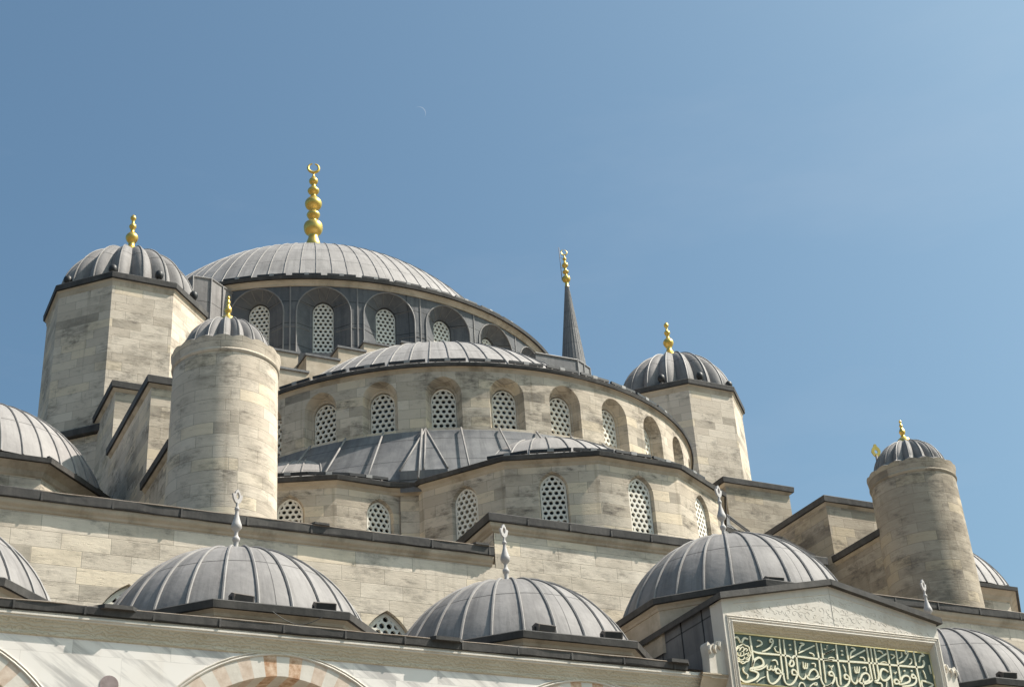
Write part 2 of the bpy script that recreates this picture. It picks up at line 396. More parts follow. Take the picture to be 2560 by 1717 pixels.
def reveal(mb, mp, o1, d1, o2, d2, mi=0):
    n = len(o1)
    for i in range(n):
        j = (i+1) % n
        mb.face([mp(*o1[i], d1), mp(*o1[j], d1), mp(*o2[j], d2), mp(*o2[i], d2)],
                [(o1[i][0], o1[i][1]), (o1[j][0], o1[j][1]), (o2[j][0]+d2, o2[j][1]), (o2[i][0]+d2, o2[i][1])], mi, True)
def clip_poly(P, C):        # P clipped by convex counter-clockwise C
    out = P
    for i in range(len(C)):
        a, b = C[i], C[(i+1) % len(C)]; inp, out = out, []
        side = lambda p: (b[0]-a[0])*(p[1]-a[1])-(b[1]-a[1])*(p[0]-a[0])
        for k in range(len(inp)):
            p, q = inp[k-1], inp[k]; sp, sq = side(p), side(q)
            if (sp >= 0) != (sq >= 0):
                t = sp/(sp-sq); out.append((p[0]+(q[0]-p[0])*t, p[1]+(q[1]-p[1])*t))
            if sq >= 0: out.append(q)
        if len(out) < 3: return []
    return out
def ray_hit(P, c, a):
    dx, dy = math.cos(a), math.sin(a); best = None
    for i in range(len(P)):
        p, q = P[i-1], P[i]; ex, ey = q[0]-p[0], q[1]-p[1]; det = dx*(-ey)+ex*dy
        if abs(det) < 1e-12: continue
        rx, ry = p[0]-c[0], p[1]-c[1]
        t = (rx*(-ey)+ex*ry)/det; u = (dx*ry-dy*rx)/det
        if -1e-6 <= u <= 1+1e-6 and t > 1e-9 and (best is None or t < best): best = t
    return (c[0]+dx*best, c[1]+dy*best) if best else None
def poly_area(P): return .5*sum(P[i-1][0]*P[i][1]-P[i][0]*P[i-1][1] for i in range(len(P)))
def grille_mesh(name, w, height, h, pitch, hole, frame, deep=.07, phase=0):
    # a pierced plaster window: local x across, z up from the sill, facing -y
    mb = MB(); O = outline(0, w, 0, height, h, 16)[::-1]
    O = O if poly_area(O) > 0 else O[::-1]
    I = outline(0, w-frame, frame, height-frame, h-frame*.8, 16)[::-1]; I = I if poly_area(I) > 0 else I[::-1]
    ry = pitch*math.sqrt(3)/2; hexr = pitch/math.sqrt(3); rows = int(height/ry)+3
    # outer frame ring
    for r in range(-1, rows):
        zc = height-frame-pitch*.36-(r-0)*ry
        for c in range(-6, 7):
            xc = (c+(.5 if (r+phase) % 2 else 0))*pitch
            H = clip_poly([(xc+hexr*math.sin(math.pi/3*k), zc-hexr*math.cos(math.pi/3*k)) for k in range(6)], O)
            if len(H) < 3 or abs(poly_area(H)) < 1e-5: continue
            C = clip_poly([(xc+hole*math.cos(2*math.pi*k/14), zc+hole*math.sin(2*math.pi*k/14)) for k in range(14)], I)
            if len(C) < 3 or abs(poly_area(C)) < 3e-4:
                mb.face([(p[0], 0, p[1]) for p in H]); continue
            cen = (sum(p[0] for p in C)/len(C), sum(p[1] for p in C)/len(C))
            ang = sorted(set(round(math.atan2(p[1]-cen[1], p[0]-cen[0]), 5) for p in H+C))
            ho = [ray_hit(H, cen, a) for a in ang]; hi = [ray_hit(C, cen, a) for a in ang]
            for k in range(len(ang)):
                a, b = k-1, k
                if None in (ho[a], ho[b], hi[a], hi[b]): continue
                mb.face([(ho[a][0],0,ho[a][1]),(ho[b][0],0,ho[b][1]),(hi[b][0],0,hi[b][1]),(hi[a][0],0,hi[a][1])])
                mb.face([(hi[a][0],0,hi[a][1]),(hi[b][0],0,hi[b][1]),(hi[b][0],deep,hi[b][1]),(hi[a][0],deep,hi[a][1])])
    me_o = mb.build(name, M['grille'], None, origin=(0,0,0)); me = me_o.data; bpy.data.objects.remove(me_o)
    pb = MB(); pb.face([(p[0], deep+.16, p[1]) for p in O])
    for i in range(len(O)): pb.face([(O[i-1][0], .0, O[i-1][1]), (O[i][0], .0, O[i][1]), (O[i][0], deep+.16, O[i][1]), (O[i-1][0], deep+.16, O[i-1][1])])
    p_o = pb.build('pane', M['glass'], None, origin=(0,0,0)); pm = p_o.data; bpy.data.objects.remove(p_o)
    return me, pm
def put_window(meshes, root, pos, az):
    o = bpy.data.objects.new('window', meshes[0]); COL.objects.link(o); o.parent = root
    g = _ORG[root.name]; o.location = (pos[0]-g[0], pos[1]-g[1], pos[2]-g[2]); o.rotation_euler = (0, 0, az)
    p = bpy.data.objects.new('pane', meshes[1]); COL.objects.link(p); p.parent = o
    return o
def cyl_map(cx, cy, Rad):
    def f(u, v, d):
        a = u/Rad; r = Rad+d
        return (cx+r*math.sin(a), cy-r*math.cos(a), v)
    return f
G_MAIN = grille_mesh('window', .46, 2.78, .52, .215, .070, .045, phase=0)
G_SEMI = grille_mesh('window', .425, 1.60, .46, .21, .071, .04)
G_EX = grille_mesh('window', .40, 2.2, .50, .185, .064, .055)

# ------------------------------------------------------------------ domes, finials
def dome_profile(zc, rho, z0, n=18, laps=()):
    t0 = math.asin(max(-1, min(1, (z0-zc)/rho))); out = []
    for i in range(n+1):
        t = t0+(math.pi/2-t0)*i/n
        out.append((rho*math.cos(t) if i < n else 0, zc+rho*math.sin(t)))
    return out
def dome_shell(root, cx, cy, zc, rho, z0, nrib, rrib, a0=0, a1=360, laps=(), seg=None, name='shell', flare=None, sub_ribs=True, phase=.5, mat='lead'):
    mb = MB(); t0 = math.asin((z0-zc)/rho); ts = [t0+(math.pi/2-t0)*i/20 for i in range(21)]
    prof = []
    for i, t in enumerate(ts):
        prof.append((rho*math.cos(t) if i < 20 else 0.0, zc+rho*math.sin(t)))
        for L in laps:
            tl = t0+(math.pi/2-t0)*L
            if i < 20 and ts[i] < tl < ts[i+1]:
                e = .026 if rho < 4 else .04
                prof.append((rho*math.cos(tl), zc+rho*math.sin(tl))); prof.append(((rho+e)*math.cos(tl-.003), zc+(rho+e)*math.sin(tl-.003)))
                prof.append((rho*math.cos(tl+.045), zc+rho*math.sin(tl+.045)))
    if flare: prof = flare+prof
    seg = seg or nrib*2
    mb.lathe(prof, seg, cx, cy, a0, a1)
    sh = mb.build(name, M[mat], root)
    rb = MB(); k0 = 0
    for k in range(nrib):
        a = R_(a0+(a1-a0)*(k+phase)/nrib)
        wob = rng.uniform(-.002, .002); top = .93 if k % 2 == 0 else .86
        pts = []
        for i in range(15):
            t = t0+(math.pi/2-t0)*top*i/14; aa = a+wob*math.sin(i*.8+k)
            r = rho*math.cos(t)+rrib*.3; pts.append((cx+r*math.sin(aa), cy-r*math.cos(aa), zc+(rho+rrib*.3)*math.sin(t)))
        if flare:
            f = flare[0]; pts.insert(0, (cx+(f[0]-.15)*math.sin(a), cy-(f[0]-.15)*math.cos(a), f[1]+rrib*.6))
        rb.tube(pts, [rrib]*(len(pts)-1)+[rrib*.5], 6)
    sub(sh, root)
    rb.build('seam_ribs', M['rib'] if mat == 'lead' else M['rib_pale'], sh)
    return sh
def finial(root, cx, cy, prof, mat, n=20, name='finial'):
    mb = MB(); mb.lathe(prof, n, cx, cy)
    o = mb.build(name, mat, root, sharp=50); return sub(o, root)
def catmull(pts, m=4):
    out = []
    for i in range(len(pts)-1):
        p0, p1, p2, p3 = pts[max(i-1,0)], pts[i], pts[i+1], pts[min(i+2,len(pts)-1)]
        for k in range(m):
            t = k/m
            out.append(tuple(.5*((2*b)+(-a+c)*t+(2*a-5*b+4*c-d)*t*t+(-a+3*b-3*c+d)*t**3) for a, b, c, d in zip(p0,p1,p2,p3)))
    out.append(tuple(pts[-1])); return [(max(p[0], 0), p[1]) for p in out]
def straight(x0, x1, y, step=.7):
    n = max(2, int((x1-x0)/step)); return [(x0+(x1-x0)*i/n, y+(rng.uniform(-.012,.012) if 0 < i < n else 0)) for i in range(n+1)]
def sag(mb, k0, amp):                     # dented, uneven lead: nudge the loose edge vertices up and down
    cache = {}
    for i in range(k0, len(mb.v)):
        x, y, z = mb.v[i]; key = (round(x, 3), round(z, 2))
        if key not in cache: cache[key] = rng.uniform(-amp, amp)
        mb.v[i] = (x, y, z+cache[key])
def ring_path(cx, cy, r, a0, a1, n):
    return [(cx+r*math.sin(R_(a0+(a1-a0)*i/n)), cy-r*math.cos(R_(a0+(a1-a0)*i/n))) for i in range(n+1)]
def ngon(cx, cy, inr, n=8, rot=0):
    c = inr/math.cos(math.pi/n)
    return [(cx+c*math.sin(2*math.pi*(k+.5)/n+rot), cy-c*math.cos(2*math.pi*(k+.5)/n+rot)) for k in range(n)]

# light bars: one prototype copied round the cornices
BAR = None
def light_bar(pos, az, label, length=1.28, group='thin black light bars along the dome edges'):
    global BAR
    if BAR is None:
        t = thing('light_bar', label, 'light bar', (0,0,0), group)
        b = MB(); b.box(-length/2, length/2, -.045, .045, .13, .22); b.build('bar', M['black'], t)
        c = MB(); c.box(-.10, .10, -.055, .055, .12, .23); c.build('clip', M['white'], t)
        for sx in (-.42, .42):
            f = MB(); f.box(sx-.03, sx+.03, -.04, .04, -.04, .13); f.build('foot', M['lamp_grey'], t)
        BAR = t; t['bare'] = 1; o = t; del o['bare']
        o.location = (pos[0], pos[1], pos[2]+ZO); o.rotation_euler = (0, 0, az); return o
    o = copy_tree(BAR, (0,0,0), label=label); o.location = (pos[0], pos[1], pos[2]+ZO); o.rotation_euler = (0, 0, az); return o

# ------------------------------------------------------------------ ground and prayer hall body
g = MB(); S = 3000
for i in range(-3, 3):
    for j in range(-3, 3): g.face([(i*1000,j*1000,-ZO),((i+1)*1000,j*1000,-ZO),((i+1)*1000,(j+1)*1000,-ZO),(i*1000,(j+1)*1000,-ZO)])
go = g.build('ground', M['ground'], None, origin=(0,0,-ZO)); tag(go, kind='structure')
g = MB(); g.face([(-34,-100,-ZO+.004),(34,-100,-ZO+.004),(34,-31.4,-ZO+.004),(-34,-31.4,-ZO+.004)]); tag(g.build('courtyard', M['paving'], None, origin=(0,0,-ZO)), kind='structure')

YW = -31.35                                  # face of the front wall
YH = YW+.45
hall = thing('prayer_hall', 'pale stone prayer hall body with flat lead roof carrying the domes and towers', 'building', (0, 0, -ZO))
mb = MB(); mb.prism([(-27,YH),(27,YH),(27,26),(-27,26)], -ZO, -21.2, top=False, bottom=False); mb.build('wall', M['stone_wall'], hall)
mb = MB(); mb.face([(-27,YW+.02,-21.0),(27,YW+.02,-21.0),(27,26,-21.0),(-27,26,-21.0)]); mb.build('roof', M['lead'], hall)
mb = MB(); mb.prism([(-11.4,-13.3),(11.4,-13.3),(11.4,13.3),(-11.4,13.3)], -21.05, -5.3, bottom=False); mb.build('dome_base', M['stone'], hall)
# the stepped extrados of the great arch, capped with lead
st = MB(); cp = MB()
def step_block(x0, x1, y0, y1, z1, z0=-12):
    st.box(x0, x1, y0, y1, z0, z1-.06); cp.box(x0-.06, x1+.06, y0-.07, y1, z1-.06, z1+.03)
for sgn in (-1, 1):
    for (xa, xb, y0, z) in ((5.52, 9.8, -15.2, -6.62), (4.12, 5.52, -15.05, -5.72), (5.52, 7.6, -14.0, -5.12), (2.95, 4.12, -15.0, -5.06), (1.2, 2.95, -14.9, -4.55)):
        a, b = sorted((sgn*xa, sgn*xb)); step_block(a, b, y0, -13.2, z)
step_block(-1.2, 1.2, -14.85, -13.2, -4.2)
st.build('stepped_arch', M['stone_trim'], hall); cp.build('lead_capping', M['lead_dark'], hall)
# lead-clad struts between the towers and the drum
mb = MB(); mb.prism([(-9.9,-9.6),(-9.35,-11.1),(-8.55,-11.15),(-6.7,-9.85),(-8.0,-8.0)], -6, -.5); mb.prism([(-11.6,-12.6),(-10.3,-12.2),(-9.3,-11.1),(-10.4,-10.6)], -6, -2.2)
rb = MB()
for (x, y) in ((-9.35,-11.1),(-8.55,-11.15),(-6.9,-10.0),(-7.9,-10.72)): rb.tube([(x,y-.01,-5.5),(x,y-.01,-.48)], .045)
rb.tube([(-9.9,-9.6,-.49),(-9.35,-11.1,-.49),(-8.55,-11.15,-.49),(-6.7,-9.85,-.49)], .05)
mb.build('lead_strut', M['lead'], hall); rb.build('strut_seam', M['rib'], hall)
mb = MB(); mb.prism([(7.0,-9.6),(7.4,-10.9),(9.66,-10.95),(10.65,-10.4),(10.6,-9.4),(8.4,-8.2)], -6, -1.05); mb.build('lead_strut', M['lead_dark'], hall)
rb = MB(); rb.tube([(7.4,-10.9,-1.04),(9.66,-10.95,-1.04),(10.65,-10.4,-1.04)], .05)
for (x, y) in ((9.66,-10.95),(10.65,-10.4),(10.15,-10.68)): rb.tube([(x,y-.01,-5),(x,y-.01,-1.03)], .045)
rb.build('strut_seam', M['rib'], hall)

# ------------------------------------------------------------------ front wall
fw = thing('front_wall', 'long sunlit cream stone wall with a lead gutter behind the portico domes', 'wall', (0, YW, -ZO))
mb = MB()
mpw = lambda u, v, d: (u, YW-d, v)
panel(mb, mpw, -27, 27, -30, -20.9, [(-22.4, .80, -26, -22.54, 1.3), (-15.62, .80, -26, -22.54, 1.3), (-8.85, .80, -26, -22.54, 1.3)], du=2)
panel(mb, mpw, -5.62, 5.62, -20.9, -19.9, [], du=2)
for o_ in ((-22.4, .80, -26, -22.54, 1.3), (-15.62, .80, -26, -22.54, 1.3), (-8.85, .80, -26, -22.54, 1.3)):
    ol = outline(*o_); reveal(mb, mpw, ol, 0, ol, -.22)
mb.box(-5.62, -5.6, YW, -29.2, -21, -19.9); mb.box(5.6, 5.62, YW, -29.2, -21, -19.9)
mb.build('wall', M['stone_wall'], fw)
gl = grille_mesh('window', .79, 3.44, 1.29, .21, .076, .11, phase=0)
for x in (-22.4, -15.62, -8.85): put_window(gl, fw, (x, YW+.14, -26), 0)
CORN = [(0,-20.98),(.04,-20.95),(.06,-20.90),(.12,-20.84),(.14,-20.80),(.15,-20.75),(.15,-20.72)]
for xs in ((-27.3,-5.72),(5.72,27.3)):
    mb = MB(); mb.sweep([(xs[0],YW),(xs[1],YW)], CORN); mb.build('cornice', M['stone_trim'], fw)
mb = MB()
up = [(o, z+1.03) for o, z in CORN]
mb.sweep([(-5.62,-29.0),(-5.62,YW),(5.62,YW),(5.62,-29.0)], up); mb.build('cornice', M['stone_trim'], fw)
GUT = [(.15,-20.72),(.20,-20.71),(.215,-20.48),(.20,-20.46),(-1.2,-20.55)]
for xs in ((-27.3,-5.72),(5.72,27.3)):
    mb = MB(); mb.sweep(straight(xs[0], xs[1], YW), GUT); sag(mb, 0, .014)
    k = xs[0]+.8
    while k < xs[1]: mb.box(k-.025, k+.025, YW-.222, YW-.17, -20.72, -20.49); k += 1.72
    go_ = mb.build('gutter', M['gutter'], fw); sub(go_, fw); lp = MB(); lp.tube([(x, y-.207, -20.475+rng.uniform(-.008,.008)) for x, y in straight(xs[0], xs[1], YW)], .018, 5); lp.build('lip', M['lip'], go_)
mb = MB()
mb.sweep([(-5.62,-29.0),(-5.62,YW),(5.62,YW),(5.62,-29.0)], [(o, z+1.03) for o, z in GUT])
k = -4.6
while k < 5.6: mb.box(k-.025, k+.025, YW-.222, YW-.17, -19.69, -19.46); k += 1.35
mb.face([(-5.4,YW+.1,-19.5),(5.4,YW+.1,-19.5),(5.4,-28.5,-19.4),(-5.4,-28.5,-19.4)])
mb.build('gutter', M['gutter'], fw)
for x in (-10.75, -6.1):
    mb = MB(); mb.prism([(x-.33,YW-.05),(x-.20,YW-.27),(x+.20,YW-.27),(x+.33,YW-.05)], -20.47, -20.41); mb.build('spout', M['gutter'], fw)

# ------------------------------------------------------------------ main dome on its windowed drum
md = thing('central_dome', 'largest grey ribbed lead dome on an arched window drum under a tall gilded crescent finial', 'dome', (0, 0, -6))
dome_shell(md, 0, 0, -4.1, 11.97, .12, 88, .026, flare=[(12.86,.02),(12.4,.06),(11.5,.10)], seg=176, mat='lead_pale')
mb = MB(); p = ring_path(0, 0, 12.70, -120, 120, 120)
mb.sweep(p, [(0,-.40),(.04,-.39),(.05,-.33),(.09,-.27),(.14,-.23),(.15,-.17),(.17,-.16)], smooth=True); mb.build('cornice', M['stone_trim'], md)
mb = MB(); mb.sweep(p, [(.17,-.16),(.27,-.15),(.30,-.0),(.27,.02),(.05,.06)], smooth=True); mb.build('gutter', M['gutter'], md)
RD = 12.68; mpd = cyl_map(0, 0, RD); mb = MB(); rb = MB(); wins = [-3.72+13.36*k for k in range(-8, 9)]
for a in wins:
    uc = R_(a)*RD; hw = R_(6.68)*RD; W_, SI, AP, HH = 1.20, -3.78, -.43, 1.25
    panel(mb, mpd, uc-hw, uc+hw, -6.5, -.38, [(uc, W_, SI, AP, HH)], du=.35)
    o1 = outline(uc, W_, SI, AP, HH); o2 = outline(uc, .60, SI, -.80, .66); o3 = outline(uc, .50, SI, -.88, .56)
    reveal(mb, mpd, o1, 0, o2, -.46); reveal(mb, mpd, o2, -.46, o3, -.50); reveal(mb, mpd, o3, -.50, o3, -.66)
    rb.tube([mpd(u, v, .015) for u, v in o1], .035)
    for e in (-1, 1): 
        rb.tube([mpd(uc+e*(hw-.02 if e < 0 else hw*.999), v, .01) for v in (-6, -.42)], .025)
    for k in (3, 5, 7, 9, 11, 13):
        rb.tube([mpd(*o1[k], .0), mpd(*o2[k], -.45)], .013, 4)
    for zz in (-2.45,):
        for e in (-1, 1): rb.tube([mpd(uc+e*W_, zz, .0), mpd(uc+e*.6, zz, -.45)], .015, 4); rb.tube([mpd(uc+e*W_, zz, .01), mpd(uc+e*hw, zz, .01)], .015, 4)
    q = mpd(uc, 0, -.60); put_window(G_MAIN, md, (q[0], q[1], SI+.06), R_(a))
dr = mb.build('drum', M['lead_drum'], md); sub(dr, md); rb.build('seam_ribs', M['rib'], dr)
FP = catmull([(.70,7.75),(.5,8.0),(.33,8.6),(.33,9.7),(.40,10.0),(.38,10.2),(.28,10.5),(.26,10.62),(.30,10.72),(.47,10.92),(.53,11.2),(.47,11.45),(.24,11.6),(.19,11.72),(.28,11.84),(.375,12.04),(.30,12.2),(.18,12.28),(.20,12.4),(.40,12.56),(.48,12.8),(.40,13.02),(.20,13.24),(.14,13.4),(.24,13.5),(.335,13.68),(.23,13.86),(.13,13.98),(.13,14.12),(.22,14.22),(.255,14.38),(.16,14.54),(.08,14.68),(.04,14.86),(0,14.95)], 3)
fo = finial(md, 0, 0, FP, M['gold'], 24)
def crescent(root, cx, cy, zc, rad, r0, yaw, mat):
    mb = MB(); pts = []; rr = []
    for i in range(25):
        a = R_(-90+12+(336)*i/24)+math.pi; k = abs(i-12)/12
        pts.append((cx+rad*math.sin(a)*math.cos(yaw), cy+rad*math.sin(a)*math.sin(yaw), zc+rad*math.cos(a))); 
        rr.append(r0*(1-.55*k*k))
    # the opening points up
    pts2 = []
    for i in range(25):
        a = math.pi+R_(-165+330*i/24)
        pts2.append((cx+rad*math.sin(a)*math.cos(yaw), cy+rad*math.sin(a)*math.sin(yaw), zc+rad*math.cos(a)))
    mb.tube(pts2, rr, 8); return mb.build('crescent', mat, root)
crescent(fo, 0, 0, 15.25, .30, .085, R_(-15), M['gold'])
for k, a in enumerate(range(10)):
    az = -34.5+6.99*k
    light_bar((12.72*math.sin(R_(az)), -12.72*math.cos(R_(az)), .03), R_(az), f'black light bar on the central dome edge, {ORD[k]} from the left')

# ------------------------------------------------------------------ half dome in front of it
SD = 15.521
hd = thing('half_dome', 'lower half dome of grey lead on a curved stone wall of arched lattice windows', 'dome', (0, -SD, -14))
dome_shell(hd, 0, -SD, -15.15, 9.44, -10.78, 36, .032, -104, 104, flare=[(10.2,-10.9),(9.8,-10.86),(8.6,-10.80)], seg=104, mat='lead_pale')
p = ring_path(0, -SD, 10.1, -104, 104, 100); mb = MB()
mb.sweep(p, [(0,-11.2),(.02,-11.18),(.03,-11.12),(.06,-11.07),(.09,-11.05)], smooth=True); mb.build('cornice', M['stone_trim'], hd)
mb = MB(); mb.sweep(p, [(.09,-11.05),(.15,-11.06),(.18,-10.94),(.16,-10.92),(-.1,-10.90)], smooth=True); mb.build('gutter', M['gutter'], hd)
RS = 10.1; mps = cyl_map(0, -SD, RS); mb = MB()
for k in range(-8, 8):
    a = -10.54+12.48*(k+1); uc = R_(a)*RS; hw = R_(6.24)*RS
    panel(mb, mps, uc-hw, uc+hw, -14.6, -11.15, [(uc, .62, -13.36, -11.40, .66)], du=.3)
    o1 = outline(uc, .62, -13.36, -11.40, .66); o2 = outline(uc, .51, -13.36, -11.56, .55); o3 = outline(uc, .45, -13.36, -11.64, .48)
    reveal(mb, mps, o1, 0, o2, -.36); reveal(mb, mps, o2, -.36, o3, -.38); reveal(mb, mps, o3, -.38, o3, -.48)
    q = mps(uc, 0, -.44); put_window(G_SEMI, hd, (q[0], q[1], -13.28), R_(a))
mb.build('drum', M['stone'], hd)
# lead apron between the drum and the lobes below
mb = MB(); mb.lathe([(12.3,-16.4),(12.3,-16.16),(10.24,-13.70),(10.18,-13.50),(10.06,-13.42)], 120, 0, -SD, -100, 100); rb = MB()
for k in range(-13, 14):
    a = R_(7.4*k+2.2); rb.tube([(10.22*math.sin(a), -SD-10.22*math.cos(a), -13.44),(12.9*math.sin(a), -SD-12.9*math.cos(a), -16.44)], .035)
def wedge(a):
    a = R_(a); t = Vector((math.cos(a), math.sin(a), 0)); o = Vector((math.sin(a), -math.cos(a), 0)); c = Vector((0, -SD, 0))
    ap = c+o*10.16+Vector((0,0,-13.42)); bl = c+o*12.35-t*.76+Vector((0,0,-15.92)); br = c+o*12.35+t*.76+Vector((0,0,-15.92))
    mb.face([ap, bl, br]); dn = Vector((0,0,-.75)); mb.face([bl, br, br+dn+o*.02, bl+dn+o*.02])
    b2 = c+o*10.3-t*.1+Vector((0,0,-14.2)); mb.face([ap, bl, bl+dn, b2]); b3 = c+o*10.3+t*.1+Vector((0,0,-14.2)); mb.face([ap, br, br+dn, b3])
    for q in (bl, br, (bl+br)/2): rb.tube([ap+Vector((0,0,.02)), q+Vector((0,0,.02))], .035)
for a in (-26.7, 26.7): wedge(a)
ap = mb.build('lead_apron', M['lead_dark'], hd); sub(ap, hd); rb.build('seam_ribs', M['rib'], ap)
for k in range(13):
    az = -53.9+7.98*k+.0
    light_bar((10.08*math.sin(R_(az)), -SD-10.08*math.cos(R_(az)), -10.92), R_(az), f'black light bar on the half dome edge, {ORD[k]} from the left')

# ------------------------------------------------------------------ three lobed exedrae
def exedra(cx, cy, off, label, bars, barlab, wsel):
    t = thing('exedra', label, 'exedra', (cx, cy, -21), 'rounded lobes below the half dome')
    n = 13; inr = 5.86; wall = MB(); poly = ngon(cx, cy, inr, n, R_(off)); half = inr*math.tan(math.pi/n)
    for k in range(n):
        a = R_(off)+2*math.pi*k/n; deg = math.degrees((a+math.pi) % (2*math.pi)-math.pi)
        if abs(deg) > 112: continue
        o = (math.sin(a), -math.cos(a)); tt = (math.cos(a), math.sin(a))
        mp = lambda u, v, d, o=o, tt=tt: (cx+o[0]*(inr+d)+tt[0]*u, cy+o[1]*(inr+d)+tt[1]*u, v)
        mb2 = wall; W_ = .46
        sh = k*7.3
        mps2 = mp
        panel(wall, mps2, -half, half, -21.2, -16.5, [(0, W_, -19.3, -16.86, .62)], du=2)
        o1 = outline(0, W_, -19.3, -16.86, .62); o2 = outline(0, .41, -19.3, -16.93, .55)
        reveal(wall, mp, o1, 0, o2, -.13)
        q = mp(0, 0, -.12); put_window(G_EX, t, (q[0], q[1], -19.14), a)
    wall.build('wall', M['stone'], t)
    path = poly+[poly[0]]
    mb = MB(); mb.sweep(poly, [(0,-16.70),(.02,-16.68),(.04,-16.60),(.10,-16.55),(.13,-16.50)], closed=True); mb.build('cornice', M['stone_trim'], t)
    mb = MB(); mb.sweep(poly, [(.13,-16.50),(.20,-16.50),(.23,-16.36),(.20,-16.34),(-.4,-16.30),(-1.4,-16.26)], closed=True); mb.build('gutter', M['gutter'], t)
    dome_shell(t, cx, cy, -18.4, 4.95, -16.3, 36, .03, seg=72, mat='lead_pale')
    for i, az in enumerate(bars):
        light_bar((cx+5.86*math.sin(R_(az)), cy-5.86*math.cos(R_(az)), -16.34), R_(az), barlab.format(ORD[i]))
exedra(0, -24.341, 1.2, 'central rounded stone lobe with lattice windows bulging forward under the half dome', [-39.6+13.2*k for k in range(6)], 'black light bar on the central lobe edge, {} from the left', 0)
exedra(-7.0, -20.15, 1.5, 'shaded left rounded stone lobe beside the sunlit cylindrical turret', [-27, -14.5, -2], 'black light bar on the left lobe edge, {} from the left', 0)
exedra(7.0, -20.15, -1.5, 'right rounded stone lobe mostly hidden behind the portal dome and its white finial', [], '', 0)

# the lobes run together in hollow curves
for s_ in (-1, 1):
    F_ = [(-7.9,-25.9),(-7.3,-26.08),(-6.7,-26.2),(-6.26,-26.3),(-5.87,-26.44),(-5.46,-26.70),(-5.15,-27.02),(-4.9,-27.45),(-4.65,-28.0),(-4.4,-28.5)]
    if s_ > 0: F_ = [(-x, y) for x, y in F_[::-1]]
    fo = thing('exedra', ('left' if s_ < 0 else 'right')+' hollow stone curve joining the central lobe to the '+('left' if s_ < 0 else 'right')+' one', 'exedra', (s_*5.8, -25.8, -21), 'rounded lobes below the half dome')
    mb = MB(); mb.sweep(F_[3:] if s_ < 0 else F_[:-3], [(-.24,-21.2),(-.24,-16.66)], smooth=True); mb.build('wall', M['stone'], fo)
    mb = MB(); mb.sweep(F_, [(-.24,-16.70),(-.22,-16.68),(-.20,-16.60),(-.14,-16.55),(-.10,-16.50)], smooth=True); mb.build('cornice', M['stone_trim'], fo)
    mb = MB(); mb.sweep(F_, [(-.10,-16.50),(-.03,-16.50),(0,-16.36),(-.03,-16.34),(-.3,-16.30)], smooth=True); mb.face([(x, y+.05, -16.31) for x, y in F_]+([(-4.2,-24,-16.31),(-7.4,-23.5,-16.31)] if s_ < 0 else [(7.4,-23.5,-16.31),(4.2,-24,-16.31)])); mb.build('gutter', M['gutter'], fo)

# ------------------------------------------------------------------ octagonal weight towers
TA, TB, TP, TQ = 12.741, 14.352, 1.224, 2.964
def octo(cx, cy, s=1.0, d=0):
    p, q = TP*s, TQ*s
    return [(cx+a, cy+b) for a, b in ((p,-q),(q,-p),(q,p),(p,q),(-p,q),(-q,p),(-q,-p),(-p,-q))]
def oct_tower(cx, label):
    t = thing('octagonal_tower', label, 'tower', (cx, -TB, -21), 'octagonal stone towers flanking the central dome')
    P = octo(cx, -TB, .945); mb = MB(); u = 0
    for i in range(8):
        a, b = P[i], P[(i+1) % 8]; L = math.dist(a, b); n = 3
        mb.face([(a[0],a[1],-21),(b[0],b[1],-21),(b[0],b[1],-5.2),(a[0],a[1],-5.2)], [(u,-21),(u+L,-21),(u+L,-5.2),(u,-5.2)]); u += L
    mb.build('shaft', M['stone_shaft'], t)
    mb = MB(); mb.sweep(P, [(0,-5.42),(.02,-5.36),(.04,-5.22),(.09,-5.16)], closed=True); mb.build('cornice', M['stone_trim'], t)
    mb = MB(); mb.sweep(P, [(.09,-5.16),(.15,-5.14),(.165,-4.92),(.14,-4.89),(-.4,-4.84)], closed=True); mb.face([(x, y, -4.86) for x, y in octo(cx, -TB, .9)]); mb.build('eave', M['gutter'], t)
    mb = MB(); mb.sweep(P, [(0,-11.6),(.22,-11.58),(.24,-11.36),(.2,-11.3),(0,-11.2)], closed=True); mb.build('plinth_gutter', M['gutter'], t)
    rho, zc, nl = 2.72, -4.95, 18
    prof = dome_profile(zc, rho, -4.85, 16)
    prof = [(r, zc+(z-zc)*1.02) for r, z in prof]
    rf = lambda r, z, a: (r*(1-.13*(1-abs(math.cos(a*nl/2)))**1.0*min(1, r/.8)), z)
    mb = MB(); mb.lathe(prof, nl*10, cx, -TB, rf=rf); sh = mb.build('ribbed_cap', M['lead'], t, sharp=80); sub(sh, t)
    rb = MB()
    for k in range(nl):
        a = 2*math.pi*k/nl; rb.tube([(cx+(r+.01)*math.sin(a), -TB-(r+.01)*math.cos(a), z+.01) for r, z in prof[:-2]], .035, 5)
    rb.build('seam_ribs', M['rib'], sh)
    z0 = -2.18
    f = catmull([(.40,z0-.06),(.36,z0+.05),(.34,z0+.2),(.20,z0+.36),(.13,z0+.50),(.135,z0+.62),(.20,z0+.72),(.255,z0+.88),(.20,z0+1.02),(.09,z0+1.14),(.075,z0+1.22),(.10,z0+1.30),(.15,z0+1.42),(.10,z0+1.52),(.06,z0+1.58),(.06,z0+1.70),(.12,z0+1.82),(.08,z0+1.93),(0,z0+2.02)], 3)
    finial(t, cx, -TB, f, M['gold'], 18)
    return t
oct_tower(-TA, 'left octagonal tower of pale stone with ribbed lead cap, nearest the photo edge')
oct_tower(TA, 'right octagonal grey stone tower with bluish ribbed lead cap against the sky')
